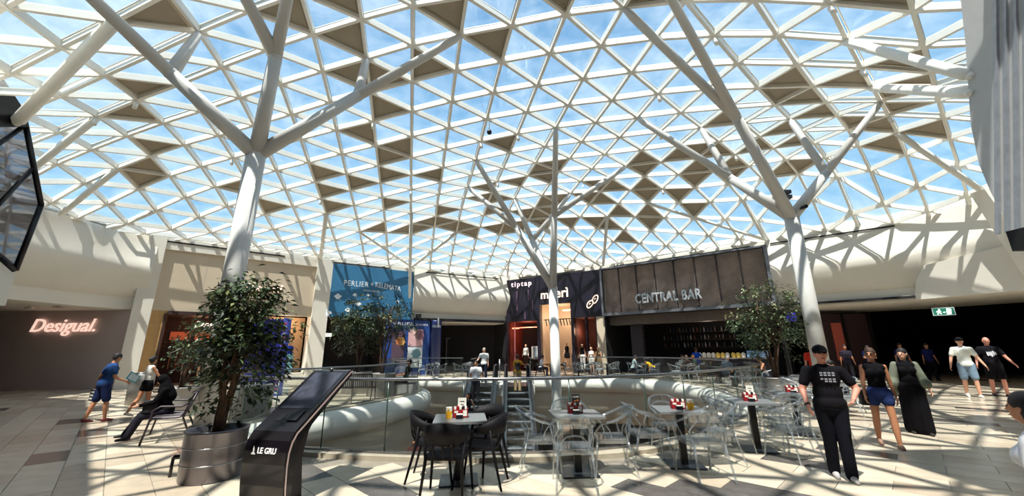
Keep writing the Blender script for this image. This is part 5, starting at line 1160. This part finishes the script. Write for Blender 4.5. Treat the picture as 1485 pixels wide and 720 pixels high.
    if st_ != 'bald':
        hs = [('e', hd + HR @ V(0, -.010, .026), (.084, .096, .100), HR), ('e', hd + HR @ V(0, -.045, -.02), (.078, .062, .085), HR)]
        if st_ == 'long': hs += [('c', hd + HR @ V(0, -.05, -.02), .075, T(0, -.09, .46), .06), ('c', hd + HR @ V(-.06, -.02, -.02), .035, T(-.08, -.02, .5), .03), ('c', hd + HR @ V(.06, -.02, -.02), .035, T(.08, -.02, .5), .03)]
        if st_ == 'tail': hs += [('c', hd + HR @ V(0, -.09, .03), .035, hd + HR @ V(0, -.14, -.1), .03)]
        if st_ == 'bun': hs += [('e', hd + HR @ V(0, -.10, .01), (.05, .05, .05))]
        if st_ == 'veil': hs = [('e', hd + HR @ V(0, -.012, .015), (.095, .105, .115), HR), ('c', hd + HR @ V(0, -.03, -.05), .085, T(0, -.02, .46), .15), ('c', T(0, -.04, .5), .12, T(0, -.08, .3), .13)]
        if st_ in ('short', 'cap'): hs[1] = ('e', hd + HR @ V(0, -.04, -.01), (.078, .058, .07), HR)
        o = blob('hair', sc(hs), HM if st_ != 'veil' else cloth((14, 12, 14)), t, vox, 2)
    if st_ == 'cap':
        cm_ = cloth((16, 15, 18)); c = MB(); P = []
        c.ball((hd + HR @ V(0, -.004, .045)) * k, (.088 * k, .104 * k, .075 * k), 18, 10, HR)
        q = hd + HR @ V(0, .08, .05); c.poly([(q + HR @ V(x, y, z)) * k for z in (0, -.006) for x, y in ((-.07, 0), (-.06, .05), (-.03, .078), (0, .085), (.03, .078), (.06, .05), (.07, 0))], [tuple(range(7)), tuple(range(7, 14))] + [(i, (i + 1) % 7, 7 + (i + 1) % 7, 7 + i) for i in range(7)]); c.build('cap', cm_, t)
    # clothes
    g = .012; tc_, sl_k = top; tm = cloth(tc_)
    ts = [list(s) for s in tors[:2]] + ([tors[2]] if bottom[1] != 'dress' else [tors[2]])
    ts = [tuple(s) for s in ts] + [('c', T(-sh + .045, 0, .45), .058, T(sh - .045, 0, .45), .058)] + (tors[4:] if female else [])
    if sl_k in ('short', 'long', 'jacket'):
        ts += [tors[3], ('e', T(0, -.003, .03), ((.172 if female else .168) * b ** .7, .13 * b, .12)), ('c', T(-.06, 0, .0), .105 * b, T(.06, 0, .0), .105 * b)]
        for (s, e, w, d2) in A:
            r = (.044 if female else .051) * b ** .5
            if sl_k == 'short': ts += [('c', s, r, s.lerp(e, .62), r * .98)]
            else: ts += [('c', s, r, e, r * .9), ('c', e, r * .88, e.lerp(w, .88), r * .72)]
    to = blob('top', sc(ts, g), tm, t, vox, 4)
    bc_, bk_ = bottom; bm = cloth(bc_); bs = [tors[2], ('e', T(0, 0, .07), (.13 * b, .1 * b, .08))]
    for hip, kn, an, f in L:
        if bk_ == 'trousers': bs += [('c', hip, .088 * b ** .5, kn, .066), ('c', kn, .066, an + V(0, 0, -.02), .056)]
        if bk_ == 'shorts': bs += [('c', hip, .092 * b ** .5, hip.lerp(kn, .85), .078)]
        if bk_ == 'hotpants': bs += [('c', hip, .09, hip.lerp(kn, .34), .088)]
        if bk_ == 'skirt': bs += [('c', hip, .10, hip.lerp(kn, .40), .11), ('c', hip.lerp(L[0][0], .5), .1, hip.lerp(kn, .4).lerp(L[0][0].lerp(L[0][1], .4), .5), .1)]
        if bk_ == 'dress':
            mk = L[0][1].lerp(L[1][1], .5); ma = L[0][2].lerp(L[1][2], .5); bs += [('c', hip, .10 * b, kn, .10), ('c', kn, .10, an + V(0, 0, .0), .095), ('c', P0, .12, mk, .12), ('c', mk, .12, ma, .11)]
    blob({'trousers': 'trousers', 'shorts': 'shorts', 'hotpants': 'shorts', 'skirt': 'skirt', 'dress': 'dress_skirt'}[bk_], sc(bs, g + .002), bm, t, vox, 4)
    if shoes:
        for hip, kn, an, f in L:
            so = [('c', an + V(0, 0, -.045) - f * .035, .040, an + f * .07 + V(0, 0, -.048), .038), ('c', an + f * .05 + V(0, 0, -.05), .036, an + f * .155 + V(0, 0, -.057), .026)]
            blob('shoe', sc(so, .002), mat('shoe_%d_%d_%d' % shoes, shoes, .6, var=.1), t, vox, 1)
    if extra: extra(t, dict(T=T, k=k, A=A, L=L, hd=hd, HR=HR, TR=TR, sc=sc, vox=vox, P0=P0, sh=sh, b=b))
    return t
WALK = [(.32, .12), (-.28, .22)]; STAND = [(.03, .02), (-.03, .02)]
SITL = [(1.5, 1.5), (1.45, 1.55)]
# --- extras
def ex_front(t, J):
    T, k = J['T'], J['k']; m = mat('shirt_print', (150, 148, 156), .7); pm = MB(); r = random.Random(4)
    for row, z in enumerate((.425, .395, .345, .315)):
        for c in range(4):
            x = -.085 + c * .045; w_ = .032; y = .122 * J['b'] + .012
            if row == 3 and c > 2: continue
            pm.poly([T(x, y, z) * k, T(x + w_, y, z) * k, T(x + w_, y + .002, z + .02) * k, T(x, y + .002, z + .02) * k], [(0, 1, 2, 3)])
    pm.build('shirt_print', m, t)
    s, e, w, d2 = J['A'][1]; MB().tube([(w - d2 * .012) * k, (w + d2 * .014) * k], .034 * k, 12).build('wrist_watch', M_BLACK, t)
def ex_w1(t, J):
    hd, HR, k, T = J['hd'], J['HR'], J['k'], J['T']
    g = MB()
    for sx in (-1, 1): g.ball((hd + HR @ V(sx * .032, .092, .01)) * k, (.024 * k, .008 * k, .017 * k), 10, 6, HR)
    g.tube([(hd + HR @ V(-.075, .04, .014)) * k, (hd + HR @ V(-.05, .088, .014)) * k, (hd + HR @ V(.05, .088, .014)) * k, (hd + HR @ V(.075, .04, .014)) * k], .004, 6); g.build('sunglasses', M_BLACK, t)
    g = MB(); g.tube([T(.10, .06, .50) * k, T(.15, .0, .49) * k, T(.17, -.03, .2) * k, T(.19, -.02, .0) * k], .008, 6); g.build('bag_strap', M_MBLACK, t)
    g = MB(); g.rbox((-.05, -.13, 0), (.05, .13, .24), .03); o = g.build('shoulder_bag', M_MBLACK, t); o.location = T(.22, -.08, -.22) * k
def ex_w2(t, J):
    T, k, A = J['T'], J['k'], J['A']; m = cloth((112, 116, 100)); sh = J['sh']
    s = []
    for i, sx in enumerate((-1, 1)):
        a = A[i]; s += [('c', a[0], .062, a[1], .072), ('c', a[1], .07, a[1].lerp(a[2], .55), .085), ('c', T(sx * .13, -.03, .45), .055, T(sx * .19, -.03, .05), .05), ('c', T(sx * .19, -.03, .05), .05, T(sx * .2, -.02, -.12), .045)]
    s += [('c', T(-.12, -.07, .42), .05, T(.12, -.07, .42), .05), ('c', T(-.1, -.1, .3), .05, T(.1, -.1, .3), .05), ('c', T(-.1, -.12, .05), .05, T(.1, -.12, .05), .05), ('c', T(-.1, -.11, .18), .05, T(.1, -.11, .18), .05)]
    blob('kimono_jacket', J['sc'](s, .006), m, t, J['vox'], 3)
def print_on(m, z0, z1, w_, word=None):
    def f(t, J):
        T, k = J['T'], J['k']; pm = MB(); r = random.Random(6)
        for c in range(5):
            x = -w_ / 2 + w_ * c / 5; zz = z0 + (z1 - z0) * r.uniform(0, .35); z2 = z1 - (z1 - z0) * r.uniform(0, .3)
            pm.poly([T(x, .132, zz) * k, T(x + w_ / 6, .132, zz + .01) * k, T(x + w_ / 5, .13, z2) * k, T(x + .004, .13, z2 - .02) * k], [(0, 1, 2, 3)])
        pm.build('shirt_print', m, t)
    return f
def ex_dman(t, J):
    T, k, A = J['T'], J['k'], J['A']
    MB().tube([T(.13, -.02, .51) * k, T(.0, -.135, .34) * k, T(-.13, -.12, .12) * k, T(-.16, -.02, .04) * k, T(-.08, .13, .16) * k, T(.08, .13, .42) * k, T(.13, .02, .51) * k], .011, 6, closed=False).build('crossbody_strap', M_MBLACK, t)
    w = A[0][2]; o = MB(); 
    bgm = MB().box((-.13, -.05, -.36), (.13, .05, -.08)).build('striped_bag', CRM, t); bgm.location = w * k
    for q in range(4): MB().box((-.132, -.052, -.35 + q * .075), (.132, .052, -.315 + q * .075)).build('bag_stripe', M_MBLACK, bgm)
    MB().tube([V(-.06, 0, -.08), V(0, 0, .0), V(.06, 0, -.08)], .006, 5).build('bag_handle', M_MBLACK, bgm)
    w = A[1][2]; f = MB().box((-.01, -.12, -.02), (.01, .14, .17)).build('folder', mat('folder_teal', (40, 150, 160), .4), t); f.location = (w + V(.03, .1, .02)) * k; f.rotation_euler = (-.5, 0, .3)
    MB().box((.011, -.10, .0), (.013, .12, .15)).box((-.013, -.10, .0), (-.011, .12, .15)).build('folder_sheet', mat('sheet_grey', (190, 205, 212), .4), f)
def ex_seatw(t, J):
    T, k = J['T'], J['k']; o = MB().rbox((-.17, -.11, 0), (.17, .11, .2), .06).build('black_bag', M_MBLACK, t); o.location = T(0, .27, .06) * k
def ex_pack(t, J):
    T, k = J['T'], J['k']; o = MB().rbox((-.10, -.06, 0), (.10, .06, .30), .04).build('backpack', M_MBLACK, t); o.location = T(.03, -.19, .08) * k
    for sx in (-1, 1): MB().tube([T(sx * .08, -.12, .12) * k, T(sx * .1, -.10, .44) * k, T(sx * .11, .0, .515) * k, T(sx * .11, .1, .42) * k], .013, 6).build('strap', M_MBLACK, t)
# --- the people walking in front
person('man in black t-shirt, trousers and cap walking at front right', (4.13, 5.42, 0), (-.45, -1), 1.66, arms=[(.12, .50, 1.30, .75), (.05, .34, .75, .35)], legs=[(.13, .12), (-.10, .10)], spread=-.05, skin='pink', hair=('cap', 'brown'), top=((17, 15, 19), 'short'), bottom=((15, 15, 23), 'trousers'), shoes=(176, 170, 166), near=True, build_=1.14, head=(.0, .1), extra=ex_front)
person('woman in black tank top and denim shorts with sunglasses', (6.22, 7.02, 0), (-.6, -1), 1.62, arms=[(-.12, .14, .15, 0), (.18, .16, .25, .2)], legs=[(.16, .05), (-.16, .20)], skin='tan', hair=('tail', 'brown'), top=((16, 14, 18), 'none'), bottom=((44, 58, 104), 'hotpants'), shoes=(150, 116, 96), female=True, near=True, head=(-.35, .05), extra=ex_w1)
person('woman in long black dress with open grey-green jacket', (7.68, 7.96, 0), (-.55, -1), 1.60, arms=[(.1, .2, .35, .1), (.0, .25, .3, 0)], legs=[(.10, .05), (-.10, .10)], skin='light', hair=('long', 'dark'), top=((14, 12, 15), 'none'), bottom=((14, 12, 16), 'dress'), shoes=(40, 30, 28), female=True, near=True, head=(-.6, .05), build_=1.12, extra=ex_w2)
person('man in white t-shirt, light denim shorts and dark cap at right', (14.85, 13.3, 0), (-.7, -1), 1.92, arms=[(.1, .35, .3, 0), (-.1, .3, .4, 0)], legs=[(.12, .1), (-.1, .25)], hair=('cap', 'dark'), top=((232, 234, 224), 'short'), bottom=((118, 138, 156), 'shorts'), shoes=(236, 232, 230), extra=print_on(M_MBLACK, .36, .40, .04))
person('bald man in black t-shirt with white print at far right', (15.85, 13.4, 0), (-.6, -1), 1.93, arms=[(.3, .35, .3, 0), (-.1, .35, .6, 0)], legs=[(.15, .2), (-.12, .1)], skin='pink', hair=('bald', 'grey'), top=((22, 20, 26), 'short'), bottom=((20, 19, 24), 'shorts'), shoes=(24, 22, 24), build_=1.1, extra=print_on(mat('print_white', (214, 214, 220), .6), .22, .42, .2))
person('dark haired girl in white top cut by the right frame edge', (3.0, 2.42, 0), (-.35, 1), 1.36, arms=[(.1, .1, .3, .2), (.1, .1, .3, 0)], legs=STAND, skin='tan', hair=('long', 'dark'), top=((226, 224, 228), 'short'), bottom=((60, 60, 80), 'shorts'), shoes=(200, 200, 200), female=True)
# --- left passage
person('man in blue t-shirt and navy shorts walking away with a striped bag', (-10.1, 10.1, 0), (.45, .85), 1.66, arms=[(-.2, .22, .25, 0), (.25, .15, 1.0, 0)], legs=[(-.16, .12), (.20, .10)], skin='tan', hair=('short', 'dark'), top=((38, 66, 112), 'short'), bottom=((30, 40, 74), 'shorts'), shoes=(104, 26, 32), lean=.16, build_=1.1, head=(.2, .1), extra=ex_dman)
person('woman in white sleeveless top and black shorts walking away', (-9.75, 10.9, 0), (.4, .9), 1.56, arms=[(.05, .1, .3, 0), (.5, .25, .5, 0)], legs=[(-.22, .30), (.12, .05)], skin='tan', hair=('bun', 'dark'), top=((226, 222, 214), 'none'), bottom=((16, 14, 18), 'hotpants'), shoes=(214, 206, 196), female=True, head=(.4, 0))
person('seated woman in black veil and patterned trousers on the bench', (-6.85, 8.2, 0), (-.81, -.58), 1.52, arms=[(.7, .1, .9, .2), (.55, .1, 1.2, .3)], legs=[(1.38, 1.0), (1.42, .9)], sit=.50, lean=.22, skin='light', hair=('veil', 'black'), top=((14, 12, 14), 'long'), bottom=((38, 34, 44), 'trousers'), shoes=(18, 16, 20), female=True, build_=1.1, head=(-.1, .35), extra=ex_seatw)
# --- centre
def esc(cx, y): return (cx, y, ez(y) - .02)
person('white haired man in white shirt and navy trousers on the escalator landing', (-1.5, 20.9, 0), (-.1, -1), 1.76, hair=('short', 'grey'), skin='light', top=((232, 230, 228), 'short'), bottom=((28, 30, 46), 'trousers'), arms=[(.1, .1, .2, 0), (.5, .35, .5, 0)])
person('bearded man in white polo riding down the left escalator', esc(-1.62, 17.7), (-.1, -1), 1.74, hair=('short', 'dark'), skin='tan', top=((228, 226, 226), 'short'), bottom=((18, 18, 26), 'trousers'), arms=[(.3, .3, .5, 0), (.1, .12, .3, 0)], build_=1.12, legs=STAND)
person('woman in black top lower down on the left escalator', esc(-1.75, 15.9), (0, -1), 1.62, hair=('long', 'dark'), skin='tan', top=((16, 14, 18), 'none'), bottom=((90, 100, 104), 'trousers'), female=True, arms=[(.2, .5, 1.2, 0), (0, .1, .2, 0)], legs=STAND)
person('person in yellow t-shirt with black backpack on the right escalator', esc(.2, 18.3), (.05, 1), 1.62, hair=('short', 'brown'), skin='tan', top=((216, 156, 52), 'short'), bottom=((176, 150, 112), 'trousers'), arms=[(.1, .1, .2, 0), (.9, .5, .5, 0)], female=True, extra=ex_pack, legs=STAND)
person('person in white t-shirt far down the right escalator', esc(.25, 13.4), (0, 1), 1.6, hair=('short', 'dark'), skin='tan', top=((222, 226, 222), 'short'), bottom=((60, 70, 80), 'trousers'), legs=STAND)
person('seated man in dark t-shirt beside the open crowned ficus', (-4.15, 16.6 - .9, 0), (-1, -.2), 1.74, sit=.50, legs=SITL, lean=-.2, skin='tan', hair=('short', 'dark'), top=((40, 44, 36), 'short'), bottom=((30, 30, 36), 'trousers'), arms=[(.4, .2, .9, .2), (.5, .3, .7, 0)])
ob = MB().box((-.5, -.28, 0), (.28, .28, .38)); ob2 = thing('seat_cube', 'low grey seat block under the man beside the ficus', 'seat', (-4.05, 15.7, 0)); ob.build('block', M_POTG, ob2); MB().box((-.5, -.28, .38), (.28, .28, .42)).build('cushion', M_DSTEEL, ob2)
# --- far right cafe sitters
def sitter(label, x, y, face, top, sl='short', hair=('short', 'dark'), bottom=(30, 32, 44), lean=.2, fem=False, skin='tan', h=1.7):
    return person(label, (x, y, 0), face, h, sit=.50, legs=SITL, lean=lean, hair=hair, skin=skin, top=(top, sl), bottom=(bottom, 'trousers'), female=fem, arms=[(.8, .15, .7, .2), (.7, .15, .8, .2)])
sitter('seated person in white t-shirt at the dark table right of the escalators', 1.72, 25.4, (1, 0), (214, 212, 212))
sitter('seated man in pale grey jacket with crossed arms before the bar', 6.93, 23.5, (1, -.1), (150, 164, 164), 'long', bottom=(24, 26, 40), lean=.3)
sitter('seated person in yellow t-shirt bending forward before the bar', 8.17, 23.55, (-1, -.1), (226, 176, 26), lean=.9, bottom=(30, 36, 70))
sitter('seated woman with brown hair and patterned top behind the void', 9.2, 21.3, (.15, 1), (60, 44, 40), hair=('long', 'brown'), fem=True)
sitter('seated fair haired woman in dark green top behind the void', 9.98, 22.0, (-1, 0), (34, 56, 48), hair=('short', 'blond'), fem=True)
sitter('seated woman in pale top with long dark hair facing the void', 9.4, 22.5, (0, -1), (206, 196, 190), hair=('long', 'brown'), fem=True, skin='light')
sitter('seated grey haired man in grey shirt near the right ficus', 9.2, 17.6, (.8, .3), (112, 120, 134), hair=('short', 'grey'), bottom=(40, 40, 50), lean=.25, h=1.78)
sitter('seated woman in brown top near the right ficus', 10.5, 17.0, (-1, 0), (96, 70, 56), 'none', hair=('bun', 'brown'), fem=True)
sitter('seated person in dark top behind the end of the glass rail', 8.5, 10.65, (-1, 0), (26, 24, 30), hair=('short', 'dark'), skin='light')
person('person in blue t-shirt and shorts standing at the bar counter', (10.3, 22.6, 0), (.5, .8), 1.66, hair=('short', 'brown'), skin='tan', top=((28, 78, 186), 'short'), bottom=((34, 84, 180), 'shorts'), legs=STAND, arms=[(.4, .2, .9, 0), (.6, .2, .9, 0)])
person('person in red t-shirt behind the man in the black cap', (10.4, 14.0, 0), (-.4, -1), 1.74, skin='pink', hair=('short', 'brown'), top=((206, 58, 40), 'short'), bottom=((60, 40, 40), 'shorts'))
# --- dim people in the right passage
person('dim man in dark grey t-shirt in the right passage, nearest the column', (16.2, 19.6, 0), (-.4, -1), 1.74, top=((44, 40, 52), 'short'), bottom=((30, 28, 34), 'trousers'), skin='tan')
person('dim person in blue top with folded arms in the right passage', (17.3, 19.6, 0), (-.3, -1), 1.70, top=((30, 40, 88), 'short'), bottom=((30, 28, 34), 'trousers'), skin='tan', arms=[(.3, .2, 1.6, 1.0), (.3, .2, 1.6, 1.0)])
person('dim man in navy t-shirt in the right passage', (19.2, 19.9, 0), (-.4, -1), 1.8, top=((26, 36, 84), 'short'), bottom=((24, 24, 30), 'trousers'), skin='tan')
person('dim woman in blue top in the right passage behind the long black dress', (20.3, 19.7, 0), (-.4, -1), 1.78, top=((30, 38, 92), 'short'), bottom=((24, 24, 30), 'trousers'), skin='tan', female=True, hair=('long', 'dark'))
# --- mannequins
def mannequin(label, w, s, d, z, top, bottom, kind='dress', h=1.75, sl='none'):
    p = w.pt(s, z, d); b = MB(); o = person(label, p, tuple(w.n.xy), h, name='mannequin', cat='mannequin', skin='mannequin', hair=('bald', 'dark'), top=(top, sl), bottom=(bottom, kind), shoes=None, female=True, legs=STAND, arms=[(.05, .15, .15, 0), (.1, .15, .3, 0)])
    MB().lathe([(.22, 0), (.22, .02)], 16).build('stand_plate', M_STEEL, o); return o
mannequin('mannequin in patterned blue dress in the peach niche', S1, 6.75, -.8, .42, (60, 110, 150), (90, 140, 170), 'skirt')
mannequin('mannequin in royal blue and pale dress in the peach niche', S1, 7.6, -.8, .42, (30, 60, 180), (130, 190, 200), 'dress', 1.85)
mannequin('mannequin in black dress just inside the fashion shop, left', S1, 3.55, -.9, .25, (20, 16, 20), (20, 16, 20), 'skirt', 1.8); mannequin('mannequin in black dress just inside the fashion shop, right', S1, 4.3, -.9, .25, (18, 16, 18), (20, 16, 20), 'dress', 1.8)
mannequin('mannequin in white printed sweater in the red lit shop', S4, 1.35, -.6, .3, (224, 218, 208), (60, 44, 40), 'trousers', 1.75, 'long')
mannequin('mannequin in dark red top in the boutique window', S4, 3.95, -.7, .3, (130, 20, 30), (96, 50, 50), 'skirt'); mannequin('mannequin in black dress in the boutique window', S4, 4.75, -.7, .3, (20, 14, 18), (24, 18, 20), 'skirt', 1.85); mannequin('mannequin in navy dress in the boutique window', S4, 5.32, -.7, .3, (34, 40, 84), (34, 40, 84), 'dress')
mannequin('mannequin in black top and white trousers in the third shop', S4, 5.98, -.6, .2, (26, 22, 26), (214, 208, 204), 'trousers', 1.8); mannequin('mannequin in black in the third shop doorway', S4, 6.3, -1.2, .2, (24, 20, 24), (24, 20, 24), 'trousers', 1.85)
mannequin('mannequin in white blouse right of the third shop', S4, 7.0, .35, 0, (228, 222, 214), (190, 184, 176), 'skirt', 1.8); mannequin('mannequin in beige dress right of the third shop', S4, 7.5, .35, 0, (120, 96, 72), (120, 96, 72), 'dress', 1.78)
finish_blobs()
